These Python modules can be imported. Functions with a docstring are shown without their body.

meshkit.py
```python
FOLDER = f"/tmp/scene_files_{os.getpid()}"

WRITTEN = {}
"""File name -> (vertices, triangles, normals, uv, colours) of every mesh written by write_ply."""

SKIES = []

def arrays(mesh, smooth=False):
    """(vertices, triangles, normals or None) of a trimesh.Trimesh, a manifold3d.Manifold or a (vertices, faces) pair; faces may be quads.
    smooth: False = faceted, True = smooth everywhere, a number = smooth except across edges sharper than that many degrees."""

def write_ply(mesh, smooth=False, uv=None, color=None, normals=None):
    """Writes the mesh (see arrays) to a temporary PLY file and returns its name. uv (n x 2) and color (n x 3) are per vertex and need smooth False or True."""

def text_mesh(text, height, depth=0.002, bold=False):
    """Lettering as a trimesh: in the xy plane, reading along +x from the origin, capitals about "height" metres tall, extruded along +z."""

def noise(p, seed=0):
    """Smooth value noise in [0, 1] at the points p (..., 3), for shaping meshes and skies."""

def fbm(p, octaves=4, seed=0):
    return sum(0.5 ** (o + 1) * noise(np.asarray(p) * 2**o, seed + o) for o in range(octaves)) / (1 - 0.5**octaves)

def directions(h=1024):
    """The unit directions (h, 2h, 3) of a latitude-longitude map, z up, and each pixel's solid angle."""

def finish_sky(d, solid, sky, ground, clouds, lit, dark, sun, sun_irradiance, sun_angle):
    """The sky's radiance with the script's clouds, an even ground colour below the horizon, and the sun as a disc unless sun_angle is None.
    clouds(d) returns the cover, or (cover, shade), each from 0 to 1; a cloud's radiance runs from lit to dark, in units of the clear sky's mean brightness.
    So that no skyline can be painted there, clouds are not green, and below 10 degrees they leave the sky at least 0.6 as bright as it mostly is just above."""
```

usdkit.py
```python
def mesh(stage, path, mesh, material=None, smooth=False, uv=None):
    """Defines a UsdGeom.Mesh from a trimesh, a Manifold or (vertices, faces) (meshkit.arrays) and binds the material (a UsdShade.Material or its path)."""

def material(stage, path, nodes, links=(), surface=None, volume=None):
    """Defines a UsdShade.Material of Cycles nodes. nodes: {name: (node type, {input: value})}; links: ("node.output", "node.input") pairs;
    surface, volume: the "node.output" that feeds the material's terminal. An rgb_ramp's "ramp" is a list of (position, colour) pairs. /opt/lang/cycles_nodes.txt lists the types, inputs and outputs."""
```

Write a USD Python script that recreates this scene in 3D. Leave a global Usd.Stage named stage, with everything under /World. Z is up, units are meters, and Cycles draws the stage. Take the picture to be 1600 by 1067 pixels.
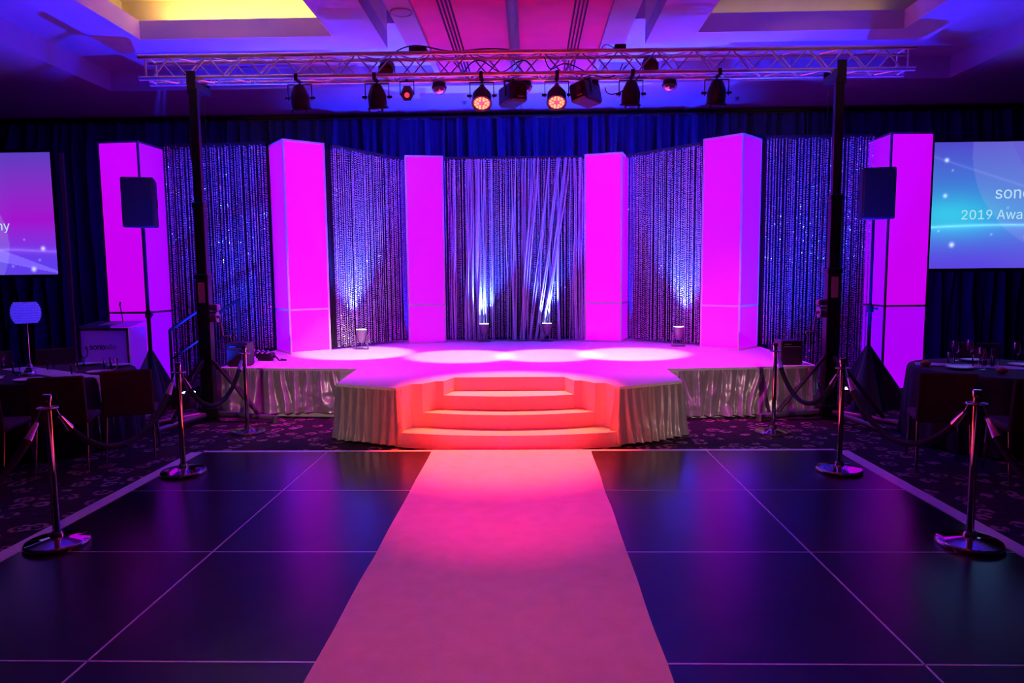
import math, random
import numpy as np, trimesh, usdkit, meshkit
import manifold3d as m3
from shapely.geometry import Polygon
from pxr import Usd, UsdGeom, UsdLux, UsdShade, Gf, Sdf, Vt

stage = Usd.Stage.CreateInMemory()
UsdGeom.SetStageUpAxis(stage, 'Z'); UsdGeom.SetStageMetersPerUnit(stage, 1.0)
UsdGeom.Xform.Define(stage, '/World'); UsdGeom.Scope.Define(stage, '/World/Looks')
R = random.Random(7); NR = np.random.default_rng(7)
PI = math.pi

# ------------------------------------------------------------------ camera
CAM_H, PITCH, YAW, ROLL, FPX = 1.7026, 0.0947, 0.0250, 0.0094, 1079.7
def _cam_axes():
    f = np.array([-math.sin(YAW)*math.cos(PITCH), math.cos(YAW)*math.cos(PITCH), -math.sin(PITCH)])
    rt = np.array([math.cos(YAW), math.sin(YAW), 0.]); dn = np.cross(f, rt)
    r2 = math.cos(ROLL)*rt + math.sin(ROLL)*dn; d2 = -math.sin(ROLL)*rt + math.cos(ROLL)*dn
    return r2, d2, f
_r, _d, _f = _cam_axes()
cam = UsdGeom.Camera.Define(stage, '/World/camera')
cam.CreateHorizontalApertureAttr(36.0); cam.CreateFocalLengthAttr(36.0*FPX/1600); cam.CreateVerticalApertureAttr(36.0*1067/1600)
cam.CreateClippingRangeAttr(Gf.Vec2f(0.05, 200)); cam.CreateExposureAttr(0.0)
cam.AddTransformOp().Set(Gf.Matrix4d(*_r, 0, *(-_d), 0, *(-_f), 0, 0, 0, CAM_H, 1))

# ------------------------------------------------------------------ lights (a windowless ballroom: its lamps and some added unseen fills)
def spot(name, pos, target, color, power, half, soft=0.3, radius=0.05):
    l = UsdLux.SphereLight.Define(stage, '/World/Lights/' + name)
    p, t = np.array(pos, float), np.array(target, float); z = p - t; z /= np.linalg.norm(z)
    x = np.cross([0, 1, 0] if abs(z[1]) < .9 else [1, 0, 0], z); x /= np.linalg.norm(x); y = np.cross(z, x)
    l.AddTransformOp().Set(Gf.Matrix4d(*x, 0, *y, 0, *z, 0, *p, 1))
    l.CreateRadiusAttr(radius); l.CreateIntensityAttr(power); l.CreateColorAttr(Gf.Vec3f(*color)); l.CreateNormalizeAttr(True)
    s = UsdLux.ShapingAPI.Apply(l.GetPrim()); s.CreateShapingConeAngleAttr(half); s.CreateShapingConeSoftnessAttr(soft)
    return l
def area(name, pos, rot, w, h, color, power):
    l = UsdLux.RectLight.Define(stage, '/World/Lights/' + name)
    l.AddTranslateOp().Set(Gf.Vec3d(*pos)); l.AddRotateXYZOp().Set(Gf.Vec3f(*rot))
    l.CreateWidthAttr(w); l.CreateHeightAttr(h); l.CreateIntensityAttr(power); l.CreateColorAttr(Gf.Vec3f(*color)); l.CreateNormalizeAttr(True)
UsdGeom.Scope.Define(stage, '/World/Lights')
WHITEBLUE = (.025, .045, 1)
BLUE, MAG, ORANGE, RED, WARM = (.01, .03, 1), (1, .0, .87), (1, .037, .004), (1, .0, .008), (1, .11, .27)
# uplights (x, y, base z, power): four on the stage, two on the floor at its ends
UPLIGHTS = [(-2.57, 10.50, .6, 1000), (-.755, 11.58, .6, 1000), (.30, 11.58, .6, 1000), (2.29, 10.62, .6, 1000), (-4.22, 8.36, 0, 420), (3.86, 8.40, 0, 420)]
for i, (x, y, z, w) in enumerate(UPLIGHTS):
    spot(f'uplight_beam_{i}', (x, y, z + .36), (x + (-.16, 0, 0, .16, .55, -.55)[i], y + (.18 if i in (0, 3) else .25 if i < 3 else 1.5), z + 2.2), WHITEBLUE if i < 4 else BLUE, w, 34 if i < 4 else 46, 1.0, .03)
for i, (x, y, z, w) in enumerate(UPLIGHTS[4:]): spot(f'uplight_ceiling_beam_{i}', (x, y, z + .37), (x + (.15 if x < 0 else -.15)*-1, y + .15, z + 2.2), (.0, .012, 1), 480, 37, 1.0, .02)
# unseen uplights added behind the stage to bring out the drape folds
ADDED_BACKLIGHTS = [(-2.2, 12.5), (-.75, 12.55), (.5, 12.55), (1.9, 12.5)]
for i, (x, y) in enumerate(ADDED_BACKLIGHTS): spot(f'added_drape_beam_{i}', (x, y, .36), (x, y + .14, 3.2), BLUE, 420, 30, 1.0, .04)
# par cans on the truss: (x along truss, aim, colour, power, half angle)
PARS = [(-2.65, (-2.6, 9.2, .6), MAG, 100, 38), (-1.75, (-1.6, 8.9, .6), MAG, 100, 38), (-.53, (-.25, 6.8, .2), ORANGE, 950, 20),
        (.34, (-.2, 6.8, .2), ORANGE, 950, 20), (1.2, (1.1, 8.9, .6), MAG, 100, 38), (2.19, (2.2, 9.2, .6), MAG, 100, 38)]
PAR_Z, PAR_Y = 3.79, 8.22
for i, (x, aim, c, w, half) in enumerate(PARS):
    p = np.array([x, PAR_Y, PAR_Z]); d = np.array(aim) - p; d /= np.linalg.norm(d)
    spot(f'par_beam_{i}', p + d*.17, aim, c, w, half, .7, .02)
# white pools from the ellipsoidals hung in the truss
for i, (x0, x1, y1) in enumerate([(-1.4, -2.5, 9.95), (-.2, -.9, 9.45), (-.2, .25, 9.5), (.65, 1.4, 9.6)]):
    spot(f'stage_pool_{i}', (x0, 8.5, 3.78), (x1, y1, .6), (1, .76, .76), 185, 14, .5, .04)
spot('added_red_fill', (-.2, 1.6, 4.6), (-.2, 6.9, .3), RED, 150, 14, .5, .08)  # added unseen spot, reddens the step risers
spot('front_pink', (-.2, 1.2, 4.6), (-.2, 5.2, 0), (1, .0, .17), 420, 12.5, .9, .08)
for i, (x, y) in enumerate([(-1.0, 1.6), (.6, 1.6), (-1.0, 3.8), (.6, 3.8)]):
    spot(f'runner_fill_{i}', (x, y, 4.72), (x*.9, y + .3, 0), WARM, 34, 27, 1.0, .1)  # added out-of-view fill for the runner and floor
for i, (tgt, w, half) in enumerate([((-2.5, 8.1, .2), 360, 6.5), ((2.05, 8.1, .2), 440, 6.5), ((-3.5, 8.1, 4.2), 300, 4), ((3.3, 8.1, 4.2), 300, 4)]):
    spot(f'front_warm_{i}', (-.8 if i % 2 == 0 else .6, -4.5, 4.5), tgt, (1, .62, .55) if i < 2 else (1, .42, .22), w, half, 1.0, .08)
area('cove_lamp_gold', (-3.6, 9.12, 5.0), (180, 0, 0), 2.3, .08, (1, .56, .12), 10)
area('cove_lamp_dim', (3.4, 9.22, 5.0), (180, 0, 0), 2.3, .08, (1, .6, .06), .5)

# ------------------------------------------------------------------ names, things, parts
_used = {}
def numbered(parent, name):
    k = (parent, name); n = _used.get(k, -1) + 1; _used[k] = n
    return f'{parent}/{name}' + (f'_{n:03d}' if n else '')
def setd(p, **kw):
    for k, v in kw.items():
        if v: p.SetCustomDataByKey(k, v)
def thing(name, label, cat, loc=(0, 0, 0), rotz=0, group=None, kind=None):
    x = UsdGeom.Xform.Define(stage, numbered('/World', name))
    x.AddTranslateOp().Set(Gf.Vec3d(*map(float, loc))); x.AddRotateZOp().Set(float(rotz))
    setd(x.GetPrim(), label=label, category=cat, group=group, kind=kind)
    return x.GetPrim()
def struct(name, label, parent=None):
    x = UsdGeom.Xform.Define(stage, numbered('/World', name)); setd(x.GetPrim(), label=label, kind='structure')
    return x.GetPrim()
def part(parent, name, mesh, mat, smooth=30, label=None, kind=None):
    pp = str(parent.GetPath()) if parent else '/World'
    g = usdkit.mesh(stage, numbered(pp, name), mesh, mat, smooth=smooth)
    setd(g.GetPrim(), label=label, kind=kind)
    return g.GetPrim()
def single(name, mesh, mat, label, cat, group=None, kind=None, smooth=30):
    p = part(None, name, mesh, mat, smooth); setd(p, label=label, category=cat, group=group, kind=kind); return p
def dup(root, loc, rotz, label, group=None):
    x = UsdGeom.Xform.Define(stage, numbered('/World', root.GetName()))
    x.AddTranslateOp().Set(Gf.Vec3d(*map(float, loc))); x.AddRotateZOp().Set(float(rotz))
    p = x.GetPrim(); p.GetReferences().AddInternalReference(root.GetPath()); p.SetInstanceable(True)
    setd(p, label=label, category=root.GetCustomDataByKey('category'), group=group or root.GetCustomDataByKey('group'))
    return p

# ------------------------------------------------------------------ shapes
cat_ = lambda *ms: trimesh.util.concatenate([m for q in ms for m in (q if isinstance(q, (list, tuple)) else [q])])
def box(x0, x1, y0, y1, z0, z1):
    m = trimesh.creation.box([x1-x0, y1-y0, z1-z0]); m.apply_translation([(x0+x1)/2, (y0+y1)/2, (z0+z1)/2]); return m
def rbox(x0, x1, y0, y1, z0, z1, r=.01):
    b = np.array([[x0, y0, z0], [x1, y1, z1]]); pts = []
    for i in range(8):
        c = np.array([b[i & 1, 0], b[i >> 1 & 1, 1], b[i >> 2 & 1, 2]]); s = np.array([1 if i & 1 else -1, 1 if i >> 1 & 1 else -1, 1 if i >> 2 & 1 else -1])
        for k in range(3):
            o = s*r; o[k] = 0; pts.append(c - o)
    return trimesh.convex.convex_hull(np.array(pts))
def tube(a, b, r, n=8, r2=None):
    a, b = np.array(a, float), np.array(b, float); d = b - a; L = np.linalg.norm(d); d /= L
    u = np.cross(d, [0, 0, 1] if abs(d[2]) < .9 else [1, 0, 0]); u /= np.linalg.norm(u); v = np.cross(d, u)
    t = np.arange(n)*2*PI/n; c = np.cos(t)[:, None]*u + np.sin(t)[:, None]*v; r2 = r if r2 is None else r2
    V = np.vstack([a + c*r, b + c*r2, [a], [b]]); F = []
    for i in range(n):
        j = (i+1) % n; F += [[i, j, n+j], [i, n+j, n+i], [j, i, 2*n], [n+i, n+j, 2*n+1]]
    m = trimesh.Trimesh(V, F, process=False)
    return m
def path_tube(P, r, n=8):
    P = np.array(P, float); T = np.gradient(P, axis=0); T /= np.linalg.norm(T, axis=1, keepdims=True)
    u = np.cross(T[0], [0, 0, 1] if abs(T[0, 2]) < .9 else [1, 0, 0]); V = []; t = np.arange(n)*2*PI/n
    rr = np.broadcast_to(r, len(P))
    for p, d, q in zip(P, T, rr):
        u = u - d*np.dot(u, d); u /= np.linalg.norm(u); v = np.cross(d, u)
        V.append(p + (np.cos(t)[:, None]*u + np.sin(t)[:, None]*v)*q)
    V = np.vstack(V + [P[:1], P[-1:]]); F = []; k = len(P)
    for s in range(k-1):
        for i in range(n):
            j = (i+1) % n; a, b, c, d = s*n+i, s*n+j, (s+1)*n+i, (s+1)*n+j; F += [[a, b, d], [a, d, c]]
    for i in range(n):
        j = (i+1) % n; F += [[j, i, k*n], [(k-1)*n+i, (k-1)*n+j, k*n+1]]
    return trimesh.Trimesh(V, F, process=False)
def lathe(prof, n=32):
    """(radius, z) pairs from bottom to top; closed at r = 0."""
    prof = np.array(prof, float); t = np.arange(n)*2*PI/n
    V = np.stack([prof[:, 0, None]*np.cos(t), prof[:, 0, None]*np.sin(t), np.broadcast_to(prof[:, 1, None], (len(prof), n))], -1).reshape(-1, 3); F = []
    for s in range(len(prof)-1):
        for i in range(n):
            j = (i+1) % n; a, b, c, d = s*n+i, s*n+j, (s+1)*n+i, (s+1)*n+j; F += [[a, b, d], [a, d, c]]
    m = trimesh.Trimesh(V, F, process=False); m.update_faces(m.area_faces > 1e-12); return m
def prism(poly, z0, z1):
    poly = poly if isinstance(poly, Polygon) else Polygon(poly)
    if poly.geom_type == 'MultiPolygon': poly = max(poly.geoms, key=lambda g: g.area)
    m = trimesh.creation.extrude_polygon(poly, z1-z0, engine='earcut'); m.apply_translation([0, 0, z0]); return m
def moved(m, d=(0, 0, 0), M=None):
    m = m.copy()
    if M is not None: m.apply_transform(M)
    m.apply_translation(d); return m
def rotz(a): return trimesh.transformations.rotation_matrix(a, [0, 0, 1])
def align(d):
    """matrix turning +z to direction d, keeping x level."""
    d = np.array(d, float); d /= np.linalg.norm(d)
    x = np.cross([0, 0, 1], d); x = np.array([1., 0, 0]) if np.linalg.norm(x) < 1e-6 else x/np.linalg.norm(x)
    M = np.eye(4); M[:3, 0] = x; M[:3, 1] = np.cross(d, x); M[:3, 2] = d; return M
def sheet(P):
    """closed-free grid (rows, cols, 3) to a trimesh."""
    P = np.asarray(P); r, c = P.shape[:2]; i = np.arange(r*c).reshape(r, c)
    F = np.vstack([np.stack([i[:-1, :-1], i[:-1, 1:], i[1:, 1:]], -1).reshape(-1, 3), np.stack([i[:-1, :-1], i[1:, 1:], i[1:, :-1]], -1).reshape(-1, 3)])
    return trimesh.Trimesh(P.reshape(-1, 3), F, process=False)

# ------------------------------------------------------------------ materials
def mat(name, color, rough=.5, metal=0, var=0, vscale=8, bump=0, bscale=40, **kw):
    path = '/World/Looks/' + name; c = np.array(color, float)
    nodes = {'p': ('principled_bsdf', dict(base_color=tuple(c), roughness=rough, metallic=metal, **kw))}; links = []
    if var or bump: nodes['tc'] = ('texture_coordinate', {})
    if var:
        nodes['n'] = ('noise_texture', dict(scale=vscale, detail=4.0)); links.append(('tc.object', 'n.vector'))
        nodes['r'] = ('rgb_ramp', {'ramp': [(.3, tuple(c*(1-var))), (.7, tuple(np.minimum(c*(1+var), 1)))]}); links += [('n.fac', 'r.fac'), ('r.color', 'p.base_color')]
    if bump:
        nodes['bn'] = ('noise_texture', dict(scale=bscale, detail=3.0)); nodes['b'] = ('bump', dict(strength=bump, distance=.01))
        links += [('tc.object', 'bn.vector'), ('bn.fac', 'b.height'), ('b.normal', 'p.normal')]
    return usdkit.material(stage, path, nodes, links, surface='p.BSDF')
def glow(name, color, strength, base=(.6, .6, .6), rough=.25):
    return usdkit.material(stage, '/World/Looks/' + name, {'p': ('principled_bsdf', dict(base_color=base, roughness=rough, emission_color=color, emission_strength=strength))}, surface='p.BSDF')
def clear_pane(name, tint=(1, 1, 1), rough=.02):
    return usdkit.material(stage, '/World/Looks/' + name, {'f': ('fresnel', dict(IOR=1.45)), 't': ('transparent_bsdf', dict(color=tint)), 'g': ('glossy_bsdf', dict(color=(1, 1, 1), roughness=rough)), 'm': ('mix_closure', {})},
        [('f.fac', 'm.fac'), ('t.BSDF', 'm.closure1'), ('g.BSDF', 'm.closure2')], surface='m.closure')
M = dict(
    paint=mat('blue_cast_ceiling', (.38, .40, .62), .8, var=.04, vscale=3, bump=.05, bscale=120),  # blue of the uplighting is put into the soffit colour
    cream=mat('warm_cast_tray', (.66, .6, .48), .75, var=.04, vscale=3),  # warm tint in the trays deepens the gold of the cove light
    tan=mat('warm_cast_fascia', (.6, .47, .44), .75, var=.04, vscale=3),  # tan tone carries the warm light on the fascia
    mattblack=mat('matt_black', (.007, .007, .009), .9, var=.2, vscale=20),
    redcast=mat('red_cast_panel', (.8, .07, .3), .6, var=.05, vscale=4),  # red light on the centre panel is put into its colour
    wall=mat('wall_paint', (.05, .045, .05), .85, var=.1, vscale=2),
    drape=mat('navy_drape_blue_cast', (.008, .018, .21), .8, var=.15, vscale=6, bump=.1, bscale=200, sheen_weight=.1),  # navy cloth with extra blue put in for the uplight on it
    deck=mat('white_stage_carpet', (.82, .8, .8), .75, var=.04, vscale=20, bump=.15, bscale=160),
    runner=mat('white_runner_carpet', (.8, .76, .77), .9, var=.05, vscale=9, bump=.5, bscale=180),
    satin=mat('silver_satin', (.5, .46, .47), .32, metal=.35, var=.06, vscale=10, sheen_weight=.3),
    black=mat('black_plastic', (.012, .012, .013), .45, var=.2, vscale=30, bump=.05, bscale=300),
    blackmetal=mat('black_metal', (.02, .018, .02), .4, metal=.3, var=.2, vscale=12),
    grille=mat('speaker_grille', (.01, .01, .011), .6, metal=.2, bump=.6, bscale=600),
    cloth=mat('black_cloth', (.004, .0035, .004), .9, var=.2, vscale=12, bump=.2, bscale=250, sheen_weight=.2),
    rope=mat('dark_velvet_rope', (.008, .004, .007), .9, var=.2, vscale=60, bump=.4, bscale=300),
    chrome=mat('polished_chrome', (.62, .6, .61), .05, metal=1, var=.02, vscale=5),
    alu=mat('brushed_aluminium', (.75, .73, .72), .28, metal=.6, var=.06, vscale=30),
    pinkcastframe=mat('white_frame_pink_cast', (.8, .6, .68), .5, var=.04, vscale=30),  # white frame, pink of the magenta wash put into its colour
    darkalu=mat('dark_frame_metal', (.3, .26, .28), .4, metal=.7, var=.05, vscale=30),
    floorpanel=mat('black_dance_panel', (.012, .011, .015), .24, var=.25, vscale=3, bump=.02, bscale=90, specular_ior_level=.32),
    seam=mat('seam_metal', (.7, .62, .6), .35, metal=.6, var=.1, vscale=40),
    trim=mat('white_edge_trim', (.88, .84, .88), .4, var=.04, vscale=20),
    bead=mat('crystal_bead', (.66, .66, .8), .2, metal=.5, var=.25, vscale=50),
    ribbon=mat('satin_ribbon', (.55, .55, .68), .4, metal=.2, var=.1, vscale=20),
    chair=mat('dark_chair_fabric', (.06, .035, .035), .85, var=.15, vscale=40, bump=.3, bscale=300),
    tablecloth=mat('black_tablecloth', (.02, .018, .025), .8, var=.15, vscale=15, bump=.15, bscale=200),
    tablerunner=mat('pale_runner_cloth', (.78, .75, .8), .7, var=.06, vscale=15, bump=.2, bscale=200),
    china=mat('white_china', (.8, .8, .82), .15, var=.02, vscale=10),
    napkin=mat('white_napkin', (.8, .72, .68), .8, var=.05, vscale=20, bump=.2, bscale=200),
    bread=mat('bread_roll_crust', (.55, .25, .08), .7, var=.25, vscale=25, bump=.3, bscale=80),
    bottle=mat('dark_amber_glass', (.12, .05, .04), .12, var=.1, vscale=10),
    crystal=mat('crystal_lamp_shade', (.2, .18, .45), .1, metal=.5, emission_color=(.07, .03, 1), emission_strength=.6),
    label=mat('paper_label', (.75, .6, .5), .7, var=.1, vscale=60),
    mirror=mat('smoked_dome_plastic', (.7, .65, .75), .15, metal=.8, var=.1, vscale=20),
    acrylic=mat('frosted_acrylic', (.55, .5, .6), .35, var=.03, vscale=10),
    ink=mat('grey_print', (.05, .05, .06), .6, var=.1, vscale=40), palei=mat('pale_print', (.25, .22, .27), .6, var=.1, vscale=40), redi=mat('red_print', (.5, .03, .08), .6, var=.1, vscale=40),
    clear=clear_pane('clear_acrylic', (.55, .55, .9), .1), glass=clear_pane('drinking_glass', (.97, .97, .99)),
    lens_dark=mat('dark_lens', (.05, .01, .01), .1, var=.2, vscale=60),
    led=glow('amber_led', (1, .5, .08), 1.5), ledbase=glow('red_led_bezel', (1, .02, .0), .8), lens_red=glow('red_lit_lens', (1, .06, .01), 1.2), lens_blue=glow('blue_lit_lens', (.35, .5, 1), 4.0),
    word=glow('projected_lettering', (.5, .8, 1), .9, (0, 0, 0)),
    speck=glow('red_pilot_light', (1, .05, .02), .8),
)
# patterned ballroom carpet
usdkit.material(stage, '/World/Looks/ballroom_carpet', {
    'g': ('geometry', {}), 'nz': ('noise_texture', dict(scale=2.2, detail=2.0)), 'mv': ('mix_vector', dict(fac=.06)),
    'v': ('voronoi_texture', dict(scale=5.6, randomness=.75)), 'r': ('rgb_ramp', {'ramp': [(0, (.34, .19, .22)), (.10, (.34, .19, .22)), (.13, (.02, .008, .016)), (.20, (.02, .008, .016)), (.24, (.34, .19, .22)), (.36, (.34, .19, .22)), (.40, (.018, .007, .014)), (1, (.018, .007, .014))]}),
    'n2': ('noise_texture', dict(scale=16.0, detail=2.0)), 'r2': ('rgb_ramp', {'ramp': [(.44, (.12, .09, .1)), (.52, (1, 1, 1))]}), 'mx': ('mix_color', dict(blend_type='multiply', fac=1.0)),
    'n3': ('noise_texture', dict(scale=300.0)), 'b': ('bump', dict(strength=.4, distance=.005)), 'p': ('principled_bsdf', dict(roughness=.95))},
    [('g.position', 'nz.vector'), ('g.position', 'mv.a'), ('nz.color', 'mv.b'), ('mv.result', 'v.vector'), ('v.distance', 'r.fac'), ('g.position', 'n2.vector'), ('n2.fac', 'r2.fac'),
     ('r.color', 'mx.a'), ('r2.color', 'mx.b'), ('mx.result', 'p.base_color'), ('g.position', 'n3.vector'), ('n3.fac', 'b.height'), ('b.normal', 'p.normal')], surface='p.BSDF')
M['acrylic'] = usdkit.material(stage, '/World/Looks/frosted_lectern_acrylic', {'d': ('principled_bsdf', dict(base_color=(.6, .56, .66), roughness=.3)), 't': ('translucent_bsdf', dict(color=(.85, .8, .9))), 'm': ('mix_closure', dict(fac=.85))}, [('d.BSDF', 'm.closure1'), ('t.BSDF', 'm.closure2')], surface='m.closure')
M['clear'] = usdkit.material(stage, '/World/Looks/clear_lectern_acrylic', {'d': ('principled_bsdf', dict(base_color=(.6, .6, .7), roughness=.2)), 't': ('transparent_bsdf', dict(color=(.6, .5, .85))), 'm': ('mix_closure', dict(fac=.85))}, [('d.BSDF', 'm.closure1'), ('t.BSDF', 'm.closure2')], surface='m.closure')
M['carpet'] = UsdShade.Material.Get(stage, '/World/Looks/ballroom_carpet')
usdkit.material(stage, '/World/Looks/projected_picture', {'a': ('attribute', dict(attribute='picture')), 'e': ('emission', dict(strength=1.0))}, [('a.color', 'e.color')], surface='e.emission')
M['picture'] = UsdShade.Material.Get(stage, '/World/Looks/projected_picture')

# ------------------------------------------------------------------ the room
Z0, Z1 = 4.72, 5.04
XL, XR, YB, YF = -12.5, 12.5, 13.2, -6.0
part(None, 'floor', box(XL, XR, YF, YB, -.2, 0), M['carpet'], False, 'dark ballroom carpet patterned with pale flowers', 'structure')
for n, b, l in (('wall_back', (XL, XR, YB, YB+.2, 0, 5.6), 'dark back wall of the ballroom behind the drapes'), ('wall_left', (XL-.2, XL, YF, YB, 0, 5.6), 'dark side wall beyond the lectern'),
                ('wall_right', (XR, XR+.2, YF, YB, 0, 5.6), 'dark side wall beyond the awards screen'), ('wall_front', (XL, XR, YF-.2, YF, 0, 5.6), 'dark wall behind the viewer')):
    part(None, n, box(*b), M['wall'], False, l, 'structure')
ceil = struct('ceiling', 'stepped white plaster ceiling with two recessed trays')
T = .9   # slab top above everything
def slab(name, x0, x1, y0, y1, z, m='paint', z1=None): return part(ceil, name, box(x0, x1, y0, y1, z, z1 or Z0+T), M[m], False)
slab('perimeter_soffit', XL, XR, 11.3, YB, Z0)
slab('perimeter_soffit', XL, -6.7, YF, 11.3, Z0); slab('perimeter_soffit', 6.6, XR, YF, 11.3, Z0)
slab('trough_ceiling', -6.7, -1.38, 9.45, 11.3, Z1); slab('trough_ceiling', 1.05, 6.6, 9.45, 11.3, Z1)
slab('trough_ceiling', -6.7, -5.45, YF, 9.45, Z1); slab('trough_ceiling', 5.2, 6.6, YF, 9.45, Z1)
for x0, x1, b0, b1 in ((-4.9, -2.43, -5.45, -1.85), (2.12, 4.7, 1.55, 5.2)):   # two trays in rings of beams
    yl = 8.95 if x0 < 0 else 9.05
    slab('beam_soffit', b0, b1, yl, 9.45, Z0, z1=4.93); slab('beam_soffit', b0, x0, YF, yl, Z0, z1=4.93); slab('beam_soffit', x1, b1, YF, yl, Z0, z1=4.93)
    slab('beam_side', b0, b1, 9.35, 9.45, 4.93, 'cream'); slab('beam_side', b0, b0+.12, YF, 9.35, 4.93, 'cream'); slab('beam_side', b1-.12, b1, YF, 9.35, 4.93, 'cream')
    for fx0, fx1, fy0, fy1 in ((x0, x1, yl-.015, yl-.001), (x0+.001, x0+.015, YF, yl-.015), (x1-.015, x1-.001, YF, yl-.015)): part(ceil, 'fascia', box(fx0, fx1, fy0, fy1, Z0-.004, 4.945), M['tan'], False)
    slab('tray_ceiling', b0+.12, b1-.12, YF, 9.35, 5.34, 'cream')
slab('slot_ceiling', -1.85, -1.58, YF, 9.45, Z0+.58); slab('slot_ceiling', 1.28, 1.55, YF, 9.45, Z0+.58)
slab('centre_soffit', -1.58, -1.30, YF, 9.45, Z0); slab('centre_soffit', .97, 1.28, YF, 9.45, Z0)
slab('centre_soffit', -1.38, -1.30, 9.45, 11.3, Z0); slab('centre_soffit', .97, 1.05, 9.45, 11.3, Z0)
slab('centre_panel', -1.30, -.235, YF, 11.3, Z0+.05, 'redcast'); slab('centre_panel', -.105, .97, YF, 11.3, Z0+.05, 'redcast')
slab('track_channel', -.235, -.105, YF, 11.3, Z0+.12, 'alu')
for xs in ((-1.0, -.955, -.91, -.865), (.55, .595, .64, .685)):
    for x in xs: part(ceil, 'slot_diffuser', box(x-.009, x+.009, YF, 11.25, Z0+.035, Z0+.055), M['black'], False)
for x in (-.225, -.115): part(ceil, 'track_rail', box(x-.012, x+.012, YF, 13.0, Z0-.012, Z0+.06), M['darkalu'], False)
part(ceil, 'air_grille', cat_([box(-1.0+i*.055, -.97+i*.055, 11.1, 11.28, Z0+.03, Z0+.05) for i in range(6)]), M['black'], False)
def ring(x, y, z, r):
    return moved(lathe([(r*.82, 0), (r*.82, -.012), (r*.9, -.02), (r, -.012), (r, 0)], 28), (x, y, z))
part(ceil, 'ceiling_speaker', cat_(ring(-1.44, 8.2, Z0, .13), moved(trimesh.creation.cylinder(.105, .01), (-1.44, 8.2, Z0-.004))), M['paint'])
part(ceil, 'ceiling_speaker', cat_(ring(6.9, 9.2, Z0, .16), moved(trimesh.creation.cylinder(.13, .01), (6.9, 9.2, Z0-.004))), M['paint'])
part(ceil, 'sprinkler', moved(lathe([(0, -.05), (.03, -.045), (.012, -.02), (.04, -.006), (.04, 0)], 16), (-1.1, 12.3, Z0)), M['darkalu'])
part(ceil, 'sprinkler', moved(lathe([(0, -.05), (.03, -.045), (.012, -.02), (.04, -.006), (.04, 0)], 16), (3.6, 12.3, Z0)), M['darkalu'])
for x, y in ((-1.0, 1.6), (.6, 1.6), (-1.0, 3.8), (.6, 3.8)): part(ceil, 'fill_ring', ring(x, y, Z0+.05, .12), M['paint'])  # rings added around the out-of-view fill lamps

# drapes along the back wall
def folds(x0, x1, y, z0, z1, seed, amp=.2, dx=.012, rows=24):
    xs = np.arange(x0, x1, dx); rg = np.random.default_rng(seed); zs = np.linspace(z0, z1, rows)
    X, Zz = np.meshgrid(xs, zs); out = np.zeros_like(X)
    for w, a in ((.10, .28), (.17, .55), (.29, .6), (.55, .35)):
        ph = rg.uniform(0, 6.28); dr = meshkit.noise(np.stack([X*.9/w*.25, Zz*.35, 0*X], -1), seed+int(w*100))*5
        out += a*np.sin(2*PI*X/w + ph + dr)
    out *= amp*(.55 + .6*meshkit.noise(np.stack([X*1.3, Zz*.2, 0*X+3], -1), seed))
    gather = .012*np.sin(2*PI*X/.045)*np.clip((Zz-z1+.18)/.18, 0, 1)
    return sheet(np.stack([X, y - out*(.4+.6*np.clip((z1-Zz)/.6, 0, 1)) - gather, Zz], -1))
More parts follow.
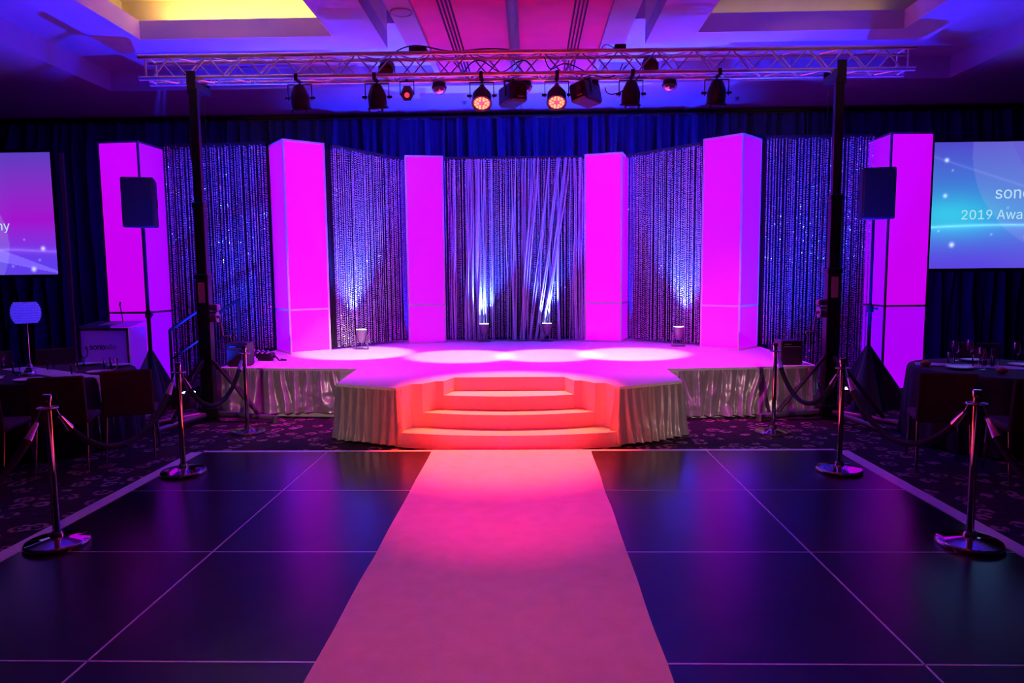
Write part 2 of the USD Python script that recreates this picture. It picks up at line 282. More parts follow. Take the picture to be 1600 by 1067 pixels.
for x0, x1, s, l in ((-11.8, -5.3, 3, 'dark blue pleated drape behind the lectern and purple screen'), (-5.3, -1.5, 4, 'dark blue pleated drape over the curtain beside the stage handrails'), (-1.5, 1.1, 8, 'blue-lit pleated drape over the centre of the stage'),
                     (1.1, 5.0, 5, 'dark blue pleated drape over the curtain by the awards screen'), (5.0, 11.8, 6, 'dark blue pleated drape behind the awards screen')):
    t = thing('drape', l, 'curtain', group='pleated drapes along the back wall')
    part(t, 'cloth', folds(x0, x1, 12.95, .02, 4.58, s), M['drape'], True)
    part(t, 'pipe', tube((x0+.004, 12.95, 4.60), (x1-.004, 12.95, 4.60), .03, 10), M['black'])

# ------------------------------------------------------------------ dance floor
df = thing('dance_floor', 'portable dance floor of glossy black square panels with pale seams', 'dance floor')
FX, FY, PS, FH = -.138, 6.53, 1.22, .02
for i in range(5):
    for j in range(6):
        x0 = FX + (i-2.5)*PS; y1 = FY - j*PS
        part(df, 'panel', rbox(x0+.006, x0+PS-.006, y1-PS+.006, y1-.006, .001, FH, .002), M['floorpanel'], False)
for i in range(6): 
    x = FX + (i-2.5)*PS; part(df, 'seam', box(x-.0055, x+.0055, FY-6*PS, FY, .001, FH+.0005), M['seam'], False)
for j in range(7):
    y = FY - j*PS; part(df, 'seam', box(FX-2.5*PS, FX+2.5*PS, y-.0055, y+.0055, .001, FH+.0005), M['seam'], False)
wl, wr = FX-2.5*PS-.006, FX+2.5*PS+.006
def ramp(a, b, out):
    a, b, o = np.array(a+(0,)), np.array(b+(0,)), np.array(out+(0,))
    P = [a, b, b+o, a+o]; up = np.array([0, 0, FH-.001]); V = [a+up, b+up, b+o*.93+up, a+o*.93+up, a+[0, 0, .001], b+[0, 0, .001], b+o+[0, 0, .001], a+o+[0, 0, .001]]
    return trimesh.convex.convex_hull(np.array(V))
part(df, 'edge_trim', ramp((wl, FY-6*PS), (wl, FY), (-.12, 0)), M['trim'], False, 'white bevelled edge strip')
part(df, 'edge_trim', ramp((wr, FY-6*PS), (wr, FY), (.12, 0)), M['trim'], False, 'white bevelled edge strip')
part(df, 'edge_trim', ramp((wl, FY+.006), (wr, FY+.006), (0, .06)), M['trim'], False, 'white bevelled edge strip')
# runner
xs = np.linspace(-.945, .585, 60); ys = np.linspace(-.4, 6.55, 160); X, Y = np.meshgrid(xs, ys)
edge = lambda yy, s: .006*(meshkit.fbm(np.stack([yy*2.5, 0*yy, 0*yy+s], -1), 3)-.5) + .002*np.sin(yy*6.3+s)
w = (X-xs[0])/(xs[-1]-xs[0]); X2 = X + (1-w)*edge(Y, 1) + w*edge(Y, 9)
Zr = FH + .009 + .0035*(meshkit.fbm(np.stack([X*1.2, Y*5, 0*X], -1), 3, 4)-.5)
top = sheet(np.stack([X2, Y, Zr], -1)); bot = sheet(np.stack([X2, Y, 0*Zr+FH+.001], -1)); bot.invert()
def rim(P, Q): return sheet(np.stack([P, Q], 0))
tp, bt = np.stack([X2, Y, Zr], -1), np.stack([X2, Y, 0*Zr+FH+.001], -1)
single('aisle_runner', cat_(top, bot, rim(bt[:, 0], tp[:, 0]), rim(tp[:, -1], bt[:, -1]), rim(tp[-1], bt[-1]), rim(bt[0], tp[0])), M['runner'], 'white carpet runner leading up to the stage steps', 'carpet runner', smooth=True)

# ------------------------------------------------------------------ the stage
CX = -.22
mir = lambda pts: [(2*CX - x, y) for x, y in pts][::-1]
zig = [(-1.33, 6.78), (-1.21, 7.04), (-1.11, 7.04), (-.99, 7.22), (-.91, 7.22), (-.82, 7.49)]
outline = [(-3.86, 8.40), (-2.08, 8.24), (-2.02, 7.08)] + zig + mir(zig) + [(1.59, 7.16), (1.61, 8.08), (3.44, 8.27), (3.5, 10.5), (2.3, 12.05), (-2.6, 12.05), (-3.9, 10.5)]
st = thing('stage', 'low white stage with satin skirts and four inset curved steps', 'stage')
part(st, 'deck', prism(outline, .545, .6), M['deck'], False)
body = Polygon(outline).buffer(-.03, join_style=2)
part(st, 'platform', prism(body.union(Polygon([(-1.4, 6.9)] + zig[:0] + [(-1.33, 6.80)] + [(x, y+.002) for x, y in zig] + [(-.82, 7.6), (-1.4, 7.6)])) if False else body, .0, .545), M['deck'], False)
walls = Polygon(zig + [(-.82, 7.7), (-1.36, 7.7), (-1.36, 6.80)]); part(st, 'cheek_wall', prism(walls, 0, .545), M['deck'], False)
wallr = Polygon([(2*CX-x, y) for x, y in walls.exterior.coords]); part(st, 'cheek_wall', prism(wallr, 0, .545), M['deck'], False)
part(st, 'riser', box(-.82, 2*CX+.82, 7.49, 7.56, .45, .545), M['deck'], False)
for k, (xs_, ys_, yc) in enumerate([(-1.33, 6.78, 6.62), (-1.11, 7.04, 6.89), (-.91, 7.22, 7.12)]):
    xr = 2*CX - xs_; t = np.linspace(-1, 1, 25); front = [(CX + (xr-CX)*u, yc + (ys_-yc)*u*u) for u in t]
    pol = Polygon(front + [(xr, 7.5), (xs_, 7.5)]).difference(walls.buffer(.001)).difference(wallr.buffer(.001)).difference(Polygon([(-3, 7.5), (3, 7.5), (3, 9), (-3, 9)]))
    part(st, 'step', prism(pol, .15*k, .15*(k+1)), M['deck'], 50)
def skirt(path, z0, z1, seed, pleat=.11, amp=.03, flare=.05, ragged=.02, messy=1.0, rows=34):
    P = np.array(path, float); seg = np.linalg.norm(np.diff(P, axis=0), axis=1); L = seg.sum(); cum = np.r_[0, np.cumsum(seg)]
    s = np.arange(0, L, .008); px = np.interp(s, cum, P[:, 0]); py = np.interp(s, cum, P[:, 1])
    tx, ty = np.gradient(px), np.gradient(py); k = np.hypot(tx, ty); k[k == 0] = 1; kern = np.ones(15)/15
    nx, ny = np.convolve(np.pad(ty/k, 7, 'edge'), kern, 'valid'), np.convolve(np.pad(-tx/k, 7, 'edge'), kern, 'valid')
    v = np.linspace(0, 1, rows)[:, None]; S = np.broadcast_to(s, (rows, len(s)))
    drift = meshkit.noise(np.stack([S*3, v*1.0+0*S, 0*S+seed], -1), seed)*6*messy
    off = (.25+.75*v)*amp*(np.sin(2*PI*S/pleat + drift) + .5*np.sin(2*PI*S/(pleat*.47) + 1.7*drift)*(1-v)) + flare*v**1.6
    big = meshkit.fbm(np.stack([S*5, v*4+0*S, 0*S+seed*3], -1), 3, seed)-.5
    off = off + messy*.05*v*big + .006*np.sin(2*PI*S/.03)*np.clip(1-v*7, 0, 1)
    zb = z0 + ragged*meshkit.fbm(np.stack([s*4, 0*s, 0*s+seed], -1), 3, seed)
    Z = z1 + (zb - z1)*v
    return sheet(np.stack([px+nx*(off+.012), py+ny*(off+.012), Z], -1))
for path, sd, kw in (([(-3.86, 10.2), (-3.86, 8.40), (-2.3, 8.26)], 1, dict(messy=1.5, amp=.035, ragged=.06, pleat=.19)), ([(-2.08, 8.2), (-2.02, 7.08), (-1.335, 6.78), (-1.30, 6.86)], 2, dict(messy=.5, amp=.02, pleat=.1, flare=.04)),
                     ([(2*CX+1.30, 6.86), (2*CX+1.335, 6.78), (1.59, 7.16), (1.61, 8.06)], 3, dict(messy=.6, amp=.022, pleat=.1, flare=.06)), ([(1.75, 8.09), (3.44, 8.27), (3.48, 10.2)], 4, dict(messy=1.4, amp=.035, ragged=.05, pleat=.16))):
    part(st, 'skirt', skirt(path, .02, .575, sd, **kw), M['satin'], True, 'gathered silver satin skirt')
# steps with handrails at the end of the stage
stairs = thing('side_stairs', 'black side stairs with two sloping handrails at the stage end', 'stairs')
for k in range(2): part(stairs, 'tread', rbox(-4.12-.26*(k+1), -4.11-.26*k, 8.8, 9.75, .40-.15*k, .44-.15*k, .005), M['black'], False)
for y in (8.83, 9.72): part(stairs, 'stringer', prism([(-4.1, .40), (-4.68, .08), (-4.68, 0), (-4.5, 0), (-4.1, .2)], 0, .03).apply_transform(np.array([[1, 0, 0, 0], [0, 0, -1, y+.015], [0, 1, 0, 0], [0, 0, 0, 1.]])), M['black'], False)
for y in (8.85, 9.70):
    top = [(-4.12, y, 1.40), (-4.67, y, 1.04)]
    part(stairs, 'handrail', cat_(tube(top[0], top[1], .02, 10)), M['mattblack'])
    part(stairs, 'handrail_post', tube((-4.12, y, .44), top[0], .02, 10), M['mattblack']); part(stairs, 'handrail_post', tube((-4.67, y, .12), top[1], .02, 10), M['mattblack'])
    part(stairs, 'midrail', tube((-4.12, y, 1.02), (-4.67, y, .66), .012, 8), M['mattblack'])

# ------------------------------------------------------------------ light columns
CW, CT = .62, 3.66
def column(corner, ang, zb, mid, label, c_hi, c_lo, tag):
    """corner: position of the front corner at local (0,0) of its front face's lower end; ang: turn of the front face."""
    t = thing('light_tower', label, 'light column', (corner[0], corner[1], zb+.001), ang, group='glowing magenta columns')
    h, mz = CT-zb, mid-zb
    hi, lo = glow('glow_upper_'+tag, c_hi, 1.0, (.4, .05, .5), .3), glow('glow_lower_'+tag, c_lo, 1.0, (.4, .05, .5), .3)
    b = .028; w = CW; fm = 'darkalu' if zb < .5 else 'pinkcastframe'
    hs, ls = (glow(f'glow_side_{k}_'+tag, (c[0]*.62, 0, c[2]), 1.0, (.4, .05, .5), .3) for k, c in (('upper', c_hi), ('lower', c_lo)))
    fr = [rbox(x, x+b, y, y+b, 0, h, .003) for x in (0, w-b) for y in (0, w-b)]
    for z in (0, mz-b/2, h-b):
        fr += [box(b, w-b, 0, b, z, z+b), box(b, w-b, w-b, w, z, z+b), box(0, b, b, w-b, z, z+b), box(w-b, w, b, w-b, z, z+b)]
    part(t, 'frame', cat_(fr), M[fm], False)
    for z0, z1, m, ms in ((b, mz-b/2, lo, ls), (mz+b/2, h-b, hi, hs)):
        part(t, 'panel', box(b, w-b, .006, .014, z0, z1), m, False); part(t, 'panel', box(b, w-b, w-.014, w-.006, z0, z1), m, False)
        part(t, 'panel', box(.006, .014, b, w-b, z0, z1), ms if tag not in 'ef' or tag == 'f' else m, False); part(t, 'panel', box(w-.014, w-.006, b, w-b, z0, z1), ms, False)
    return t
A1, A2, A3 = (.56, 0, .80), (.40, 0, .86), (.80, 0, .80)
deg = lambda a, b: math.degrees(math.atan2(b[1]-a[1], b[0]-a[0]))
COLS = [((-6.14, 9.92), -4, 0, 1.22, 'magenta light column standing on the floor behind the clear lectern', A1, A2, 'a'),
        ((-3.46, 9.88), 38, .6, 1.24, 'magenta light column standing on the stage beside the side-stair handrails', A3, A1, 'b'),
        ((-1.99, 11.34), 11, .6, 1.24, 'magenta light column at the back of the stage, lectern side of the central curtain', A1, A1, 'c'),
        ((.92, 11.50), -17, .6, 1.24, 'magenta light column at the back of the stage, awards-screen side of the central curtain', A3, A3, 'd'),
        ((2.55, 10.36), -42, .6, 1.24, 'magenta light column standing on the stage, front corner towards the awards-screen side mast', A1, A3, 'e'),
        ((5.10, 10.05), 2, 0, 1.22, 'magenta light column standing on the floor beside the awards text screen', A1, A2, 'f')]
for c in COLS: column(*c)

# ------------------------------------------------------------------ bead curtains
OCT = np.array([[1, 0, 0], [0, 1, 0], [-1, 0, 0], [0, -1, 0], [0, 0, 1], [0, 0, -1]], float)
OF = np.array([[0, 1, 4], [1, 2, 4], [2, 3, 4], [3, 0, 4], [1, 0, 5], [2, 1, 5], [3, 2, 5], [0, 3, 5]])
def strands(a, b, ztop, zbot, rg, step, layers=2, pitch=.034):
    a, b = np.array(a), np.array(b); L = np.linalg.norm(b-a); u = (b-a)/L; nrm = np.array([-u[1], u[0]]); C = []; S = []
    for ly in range(layers):
        for s in np.arange(step*.5 + ly*step*.5, L, step):
            s2 = s + rg.normal(0, .007); off = (ly-.5)*.07 + rg.normal(0, .008); zb = (.62 if -4.0 < (a + u*s2)[0] < 3.6 else zbot) + abs(rg.normal(0, .01))
            z = np.arange(zb+.02+rg.uniform(0, pitch), ztop, pitch*rg.uniform(.9, 1.1)); z = z + rg.uniform(-.004, .004, len(z)); n = len(z); sway = rg.normal(0, .006)*((ztop-z)/(ztop-zbot))
            p = a + u*s2 + nrm*off; C.append(np.stack([p[0]+u[0]*sway, p[1]+u[1]*sway, z], -1))
            w = rg.uniform(.008, .012, n)*rg.uniform(.8, 1.15); S.append(np.stack([w, w, np.full(n, pitch*.52)*rg.uniform(.75, 1.1, n)], -1))
    C, S = np.vstack(C), np.vstack(S); ang = rg.uniform(0, PI, len(C)); ca, sa = np.cos(ang)[:, None], np.sin(ang)[:, None]
    V = OCT[None]*S[:, None]; V = np.stack([V[..., 0]*ca - V[..., 1]*sa, V[..., 0]*sa + V[..., 1]*ca, V[..., 2]], -1) + C[:, None]
    F = OF[None] + 6*np.arange(len(C))[:, None, None]
    return trimesh.Trimesh(V.reshape(-1, 3), F.reshape(-1, 3), process=False)
CURT = [((-5.43, 10.42), (-3.89, 10.36), 3.66, .03, .046, 'hanging crystal bead curtain behind the side stairs and lectern-side mast'),
        ((-2.92, 10.40), (-2.08, 11.68), 3.62, .62, .042, 'hanging crystal bead curtain on stage, between the handrail-side column and the back column'),
        ((-1.40, 11.75), (.95, 11.82), 3.64, .62, .042, 'hanging crystal bead and ribbon curtain at the back centre of the stage'),
        ((1.65, 11.62), (2.60, 10.62), 3.62, .62, .042, 'hanging crystal bead curtain on stage, awards-screen side of the centre'),
        ((3.47, 10.42), (5.05, 10.42), 3.66, .03, .046, 'hanging crystal bead curtain behind the awards-screen side mast')]
for i, (a, b, zt, zb, stp, l) in enumerate(CURT):
    rg = np.random.default_rng(20+i); t = thing('bead_curtain', l, 'bead curtain', group='crystal bead curtains between the columns')
    part(t, 'rail', tube((*a, zt+.02), (*b, zt+.02), .028, 10), M['black'])
    part(t, 'strands', strands(a, b, zt, zb, rg, stp), M['bead'], False, kind='stuff')
    a2, b2 = np.array(a), np.array(b); L = np.linalg.norm(b2-a2); u = (b2-a2)/L; nb = np.array([-u[1], u[0]]); ss = np.arange(.02, L-.02, .02); zz = np.linspace(.63, zt-.01, 8)
    S, Zb = np.meshgrid(ss, zz); off = .13 + .02*np.sin(S*32 + 2*meshkit.noise(np.stack([S*2, Zb*.3, 0*S], -1), i)) ; px = a2 + u*S[..., None] + nb*off[..., None]
    part(t, 'gap_sheet', sheet(np.concatenate([px, Zb[..., None]], -1)), M['cloth'], True, 'added black cloth darkening the bead gaps')  # black sheet added so gaps between the strands stay dark
    if i == 2:
        rb = []
        for k in range(58):
            x = rg.uniform(-1.36, .92); z = np.linspace(zb, zt, 14); v = (zt-z)/(zt-zb)
            d = rg.normal(0, .02); g = (x > .05 and x < .75); d = (-.22-.35*(x-.05)) if g and rg.random() < .7 else d
            xx = x + d*v**1.2 + .01*np.sin(v*9+k); yy = 11.72 - .04*rg.random() - .03*np.sin(v*5+k); wd = rg.uniform(.008, .022)
            rb.append(cat_([moved(path_tube(np.stack([xx, yy, z], -1), wd*(.6+.4*v), 5))]))
        part(t, 'ribbons', cat_(rb), M['ribbon'], True, kind='stuff')

# ------------------------------------------------------------------ truss
th = math.degrees(math.atan2(.12, 8.86)); tr = thing('lighting_truss', 'long silver box truss spanning the stage on two lift masts', 'truss', (-4.46, 8.09, 0), th)
TL, ZT, ZBm, DY = 8.86, 4.24, 4.0, .24
for z in (ZT, ZBm):
    for y in (0, DY): part(tr, 'chord', tube((0, y, z), (TL, y, z), .025, 14), M['alu'])
nb = 40; pz = (TL-.3)/nb
for face in range(4):
    for k in range(nb):
        x0, x1 = .15 + k*pz, .15 + (k+1)*pz; up = (k+face) % 2
        if face < 2: y = (0, DY)[face]; a, b = (x0, y, ZT if up else ZBm), (x1, y, ZBm if up else ZT)
        else: z = (ZT, ZBm)[face-2]; a, b = (x0, 0 if up else DY, z), (x1, DY if up else 0, z)
        part(tr, 'brace', tube(a, b, .009, 6), M['alu'])
for x in (.08, TL-.08):
    for y in (0, DY): part(tr, 'end_post', tube((x, y, ZBm), (x, y, ZT), .012, 8), M['alu'])
    for z in (ZBm, ZT): part(tr, 'end_post', tube((x, 0, z), (x, DY, z), .012, 8), M['alu'])
def ty(x): return 8.09 + (x+4.46)*.12/8.86     # y of the front chord at x

# par cans
def par(x, aim, lit, label):
    y = ty(x) + .12; t = thing('par_can', label, 'stage light', (x, y, 0), group='par cans hung from the truss')
    piv = np.array([0, 0, PAR_Z]); d = np.array(aim) - np.array([x, y, PAR_Z]); A = align(d)
    def put(m): return moved(m, piv, A)
    part(t, 'housing', put(lathe([(0, -.155), (.045, -.15), (.065, -.12), (.092, -.06), (.108, -.01), (.108, .11), (.122, .115), (.122, .13), (.098, .13), (.098, .115), (0, .115)] if lit != 2 else [(0, -.19), (.02, -.185), (.03, -.15), (.10, -.02), (.11, .0), (.11, .11), (.118, .115), (.118, .13), (.098, .13), (.098, .115), (0, .115)], 28)), M['black'])
    if lit == 2:
        part(t, 'lens', put(moved(trimesh.creation.cylinder(.095, .006, sections=28), (0, 0, .119))), M['ledbase'])
        dots = [(0.045, 6, 0), (.075, 12, .2)]
        part(t, 'leds', put(cat_([moved(trimesh.creation.icosphere(1, .0125), (r*math.cos(o+2*PI*i/n), r*math.sin(o+2*PI*i/n), .123)) for r, n, o in dots for i in range(n)])), M['led'], kind='stuff')
    else: part(t, 'lens', put(moved(trimesh.creation.cylinder(.095, .006, sections=28), (0, 0, .119))), M['lens_red' if lit else 'lens_dark'])
    ax = A[:3, 0]; hx = .138
    yk = []
    for s in (-1, 1): yk += [box(s*hx-.004, s*hx+.004, -.014, .014, PAR_Z-.03, PAR_Z+.15)]
    yk += [box(-hx, hx, -.014, .014, PAR_Z+.145, PAR_Z+.155)]
    part(t, 'yoke', cat_(yk), M['blackmetal'], False)
    for s in (-1, 1): part(t, 'knob', tube((s*(hx-.02), 0, PAR_Z), (s*(hx+.035), 0, PAR_Z), .016, 10), M['black'])
    part(t, 'clamp', cat_(tube((0, 0, PAR_Z+.15), (0, 0, ZBm-.02), .012, 8), rbox(-.025, .025, -.12, .03, ZBm-.04, ZBm-.022, .005), rbox(-.02, .02, -.15, -.13, ZBm-.05, ZBm+.03, .004)), M['blackmetal'])
    for s in (-1, 1): part(t, 'bracket_foot', put(rbox(s*.08-.008, s*.08+.008, -.09, -.06, .12, .16, .003)), M['blackmetal'])
PL = ['black par can hung nearest the end of the truss over the lectern', 'black tilted par can with a red glow on its rim', 'black par can glowing amber, next to the hexagonal pin spot and mirror dome', 'black par can glowing amber, between the two effect boxes',
      'black dark-lensed par can beside the tilted effect box', 'black dark-lensed par can hung alone over the awards-screen side']
PL[0] = 'black dark-lensed par can hung alone over the lectern side'
for (x, aim, c, w, hf), l, lit in zip(PARS, PL, (0, 1, 2, 2, 0, 0)): par(x, aim if lit != 2 else (x*.8-.05, 6.1, .6), lit, l)
# small pars lying inside the truss
for x, l in ((-1.63, 'small par can inside the truss above the tilted par can'), (1.42, 'small par can inside the truss beside the dark effect cables')):
    t = thing('truss_par', l, 'stage light', (x, ty(x)+.12, 4.12)); A = align((0, -.75, -.5))
    part(t, 'housing', moved(lathe([(0, -.12), (.06, -.11), (.085, -.05), (.085, .08), (.078, .08), (.078, .06), (0, .06)], 24), M=A), M['black']); part(t, 'lens', moved(trimesh.creation.cylinder(.076, .006, sections=24), (0, 0, 0), A@trimesh.transformations.translation_matrix([0, 0, .064])), M['lens_dark'])
    part(t, 'bracket', cat_(box(-.095, -.088, -.015, .015, -.10, .02), box(.088, .095, -.015, .015, -.10, .02), box(-.095, .095, -.015, .015, -.105, -.098)), M['blackmetal'], False)
# mirror domes under the truss
for x, l in ((-1.04, 'clear dome light under the truss next to the hexagonal pin spot'), (-.03, 'clear dome light under the truss behind the level effect box'), (.76, 'clear dome light under the truss behind the tilted effect box'), (1.67, 'clear dome light under the truss between the last two par cans')):
    t = thing('dome_light', l, 'stage light', (x, ty(x)+.24, 3.965), group='dome lights under the truss')
    part(t, 'cap', moved(lathe([(0, -.045), (.075, -.045), (.078, -.03), (.078, .0), (.06, .012), (0, .012)], 24), (0, 0, 0)), M['black'])
    part(t, 'dome', moved(lathe([(0, -.125), (.03, -.121), (.055, -.108), (.075, -.085), (.083, -.06), (.084, -.045), (0, -.044)], 24)), M['mirror'])
    part(t, 'rim', ring(0, 0, -.04, .09), M['blackmetal'])
# effect boxes
def fx(x, rot, tilt, label):
    t = thing('effect_projector', label, 'stage light', (x, ty(x)+.12, 3.80), rot)
    A = trimesh.transformations.rotation_matrix(tilt, [0, 1, 0])
    g = lambda m: moved(m, M=A)
    part(t, 'housing', g(rbox(-.11, .11, -.16, .22, -.11, .11, .025)), M['black']); part(t, 'lens_tube', g(moved(lathe([(.045, 0), (.058, 0), (.058, .02), (.045, .02)], 24), (.03, -.158, .03), trimesh.transformations.rotation_matrix(PI/2, [1, 0, 0]))), M['blackmetal'])
    part(t, 'lens', g(moved(trimesh.creation.cylinder(.046, .008), (.03, -.162, .03), trimesh.transformations.rotation_matrix(PI/2, [1, 0, 0]))), M['lens_dark'])
    part(t, 'nameplate', g(box(-.01, .06, -.164, -.159, -.06, -.045)), M['redi'], False)
    part(t, 'yoke', cat_(g(box(-.118, -.11, -.02, .02, -.02, .14)), g(box(.11, .118, -.02, .02, -.02, .14)), g(box(-.118, .118, -.02, .02, .14, .15)), tube((0, 0, .14), (0, 0, .18), .012)), M['blackmetal'], False)
fx(-.16, 24, 0.0, 'black level effect projector box with round lens under the truss'); fx(.66, -36, -.2, 'black tilted effect projector box with round lens under the truss')
t = thing('pin_spot', 'small black hexagonal pin spot under the truss', 'stage light', (-1.4, ty(-1.4)+.12, 3.83))
A = align((.1, -.8, -.45)); part(t, 'housing', moved(trimesh.creation.cylinder(.075, .15, sections=6), M=A), M['black'], False); part(t, 'lens', moved(trimesh.creation.cylinder(.03, .01), M=A@trimesh.transformations.translation_matrix([0, 0, .076])), M['speck'])
part(t, 'bracket', cat_(box(-.085, -.078, -.012, .012, -.02, .13), box(.078, .085, -.012, .012, -.02, .13), box(-.085, .085, -.012, .012, .125, .135), tube((0, 0, .13), (0, 0, .16), .01)), M['blackmetal'], False)
for x, w, l in ((-1.25, .2, 'flat black dimmer box lying on the truss over the pin spot'), (1.06, .13, 'small black junction box on the truss over the dark par can')):
    single('dimmer_box', moved(rbox(-w/2, w/2, -.06, .1, 0, .05, .008), (x, ty(x)+.05, ZT+.025)), M['black'], l, 'junction box')
def cable(pts, r, l, name='cable', m='black'):
    P = np.array(pts, float); tt = np.linspace(0, len(P)-1, 14*len(P)); from_ = __import__('scipy.interpolate', fromlist=['CubicSpline']).CubicSpline(np.arange(len(P)), P)(tt)
    return single(name, path_tube(from_, r, 6), M[m], l, 'cable')
rg = R
cable([(-1.5, ty(-1.5)+.03, ZT+.03), (-1.2, ty(-1.2)+.07, ZT+.10), (-.9, ty(-.9)+.05, ZT+.035), (-.6, ty(-.6)+.09, ZT+.06), (-.2, ty(-.2)+.05, ZT+.04)], .008, 'black cable looping along the truss top over the centre')
cable([(.2, ty(.2)+.1, ZT-.03), (.3, ty(.3)+.1, ZBm+.08), (.45, ty(.4)+.12, ZBm+.14), (.7, ty(.6)+.1, ZBm+.03), (.95, ty(.9)+.11, ZBm-.02), (1.1, ty(1.1)+.1, ZBm+.13)], .007, 'black cable tangled inside the truss over the amber par cans')
cable([(-.75, ty(-.7)+.1, ZBm+.02), (-.5, ty(-.5)+.08, ZBm+.16), (-.3, ty(-.3)+.1, ZBm+.05), (-.1, ty(0)+.12, ZBm+.17), (.12, ty(.1)+.1, ZBm-.02)], .007, 'black cable tangled inside the truss over the level effect box')
cable([(.9, ty(.9)+.1, 3.86), (.98, ty(.95)+.08, 3.78), (1.15, ty(1.1)+.1, 3.85), (1.3, ty(1.3)+.1, ZBm)], .006, 'thin black cable hanging in a loop beside the tilted effect box')
cable([(.85, ty(.85)+.08, ZT+.03), (.9, ty(.85)+.07, ZT+.09), (1.0, ty(1)+.08, ZT+.05)], .005, 'thin black cable arching over the truss beside the junction box')
cable([(-3.98, 8.2, ZBm+.1), (-3.93, 8.2, 3.6), (-3.97, 8.22, 3.3), (-3.86, 8.12, 2.7), (-3.83, 8.12, 2.45)], .012, 'black cable drooping from the truss to the lectern-side mast')

# ------------------------------------------------------------------ crank lifts carrying the truss
def lift(x, y, s, label):
    t = thing('crank_lift', label, 'lift', (x, y, 0), group='crank lifts holding the truss')
    part(t, 'lower_mast', rbox(-.075, .075, -.06, .06, .06, 1.72, .008), M['blackmetal'], False)
    part(t, 'middle_mast', rbox(-.062, .062, -.048, .048, 1.72, 2.55, .008), M['blackmetal'], False); part(t, 'upper_mast', rbox(-.048, .048, -.036, .036, 2.55, 3.86, .006), M['blackmetal'], False)
    for z, w in ((1.72, .085), (2.55, .07), (3.84, .06)): part(t, 'collar', rbox(-w, w, -w*.85, w*.85, z-.035, z+.035, .008), M['black'], False)
    part(t, 'truss_fork', cat_(box(-.05, .05, -.06, .29, 3.87, 3.955), box(-.05, .05, -.06, -.045, 3.955, 4.06), box(-.05, .05, .30, .315, 3.94, 4.06), box(-.05, .05, .28, .315, 3.87, 3.955)), M['black'], False)
    part(t, 'plate', rbox(-.04, .04, -.066, -.06, 1.42, 1.66, .002), M['label'], False, 'pale paper instruction plate')
    part(t, 'winch', cat_(tube((s*.075, 0, 1.25), (s*.15, 0, 1.25), .065, 16), rbox(min(s*.075, s*.17), max(s*.075, s*.17), -.05, .05, 1.33, 1.40, .01)), M['darkalu'])
    part(t, 'crank', cat_(tube((s*.15, 0, 1.25), (s*.175, 0, 1.25), .014, 8), tube((s*.175, 0, 1.25), (s*.21, -.02, 1.02), .012, 8), tube((s*.19, -.02, 1.02), (s*.30, -.02, 1.02), .012, 8)), M['darkalu'])
    part(t, 'lift_cable', tube((s*.13, .03, 1.3), (s*.10, .03, 3.8), .005, 6), M['black'])
    part(t, 'base', rbox(-.12, .12, -.085, .085, .03, .18, .015), M['black'], False)
    for a in (-105 if s > 0 else -75, 188 if s < 0 else -8, -132 if s > 0 else -48):
        d = np.array([math.cos(math.radians(a)), math.sin(math.radians(a)), 0]); L = .84
        part(t, 'outrigger', cat_(tube(d*.1+[0, 0, .09], d*L+[0, 0, .06], .032, 12), tube(d*L+[0, 0, .0], d*L+[0, 0, .08], .04, 12)), M['darkalu'])
        part(t, 'stay', tube(d*.06+[0, 0, .74], d*.62+[0, 0, .10], .022, 8), M['blackmetal'])
lift(-3.84, 8.10, 1, 'black telescopic crank lift mast on the lectern side of the stage'); lift(3.50, 8.08, -1, 'black telescopic crank lift mast on the awards-screen side of the stage')

# ------------------------------------------------------------------ uplights and monitors on the stage
UL = ['small blue uplight on stage in front of the curtain by the handrail-side column', 'small blue uplight on stage at the lectern side of the central curtain', 'small blue uplight on stage at the awards-screen side of the central curtain',
      'small blue uplight on stage in front of the curtain by the awards-screen side column', 'blue floor uplight behind the side stairs', 'blue floor uplight behind the awards-screen side mast']
for (x, y, z, w), l in zip(UPLIGHTS, UL):
    t = thing('uplight', l, 'stage light', (x, y, z), group='blue uplights under the bead curtains')
    part(t, 'housing', moved(lathe([(0, .10), (.04, .11), (.065, .16), (.078, .22), (.082, .30), (.076, .30), (.074, .285), (0, .285)], 24)), M['darkalu']); part(t, 'lens', moved(trimesh.creation.cylinder(.079, .012), (0, 0, .304)), M['lens_blue'])
    part(t, 'stand', cat_(box(-.1, -.09, -.02, .02, .005, .22), box(.09, .1, -.02, .02, .005, .22), box(-.1, .1, -.06, .06, 0, .01)), M['darkalu'], False)
for (x, y), l in zip(ADDED_BACKLIGHTS, ('added unseen blue uplight behind the stage, lectern-side end of its row', 'added unseen blue uplight behind the stage, lectern side of the centre', 'added unseen blue uplight behind the stage, awards-screen side of the centre', 'added unseen blue uplight behind the stage, awards-screen end of its row')):
    t = thing('uplight', l, 'stage light', (x, y, 0), group='added unseen blue uplights behind the stage')
    part(t, 'housing', moved(lathe([(0, .10), (.04, .11), (.065, .16), (.078, .22), (.082, .30), (.076, .30), (.074, .285), (0, .285)], 24)), M['black']); part(t, 'lens', moved(trimesh.creation.cylinder(.074, .006), (0, 0, .29)), M['lens_blue'])
    part(t, 'stand', cat_(box(-.1, -.09, -.02, .02, .005, .22), box(.09, .1, -.02, .02, .005, .22), box(-.1, .1, -.06, .06, 0, .01)), M['blackmetal'], False)
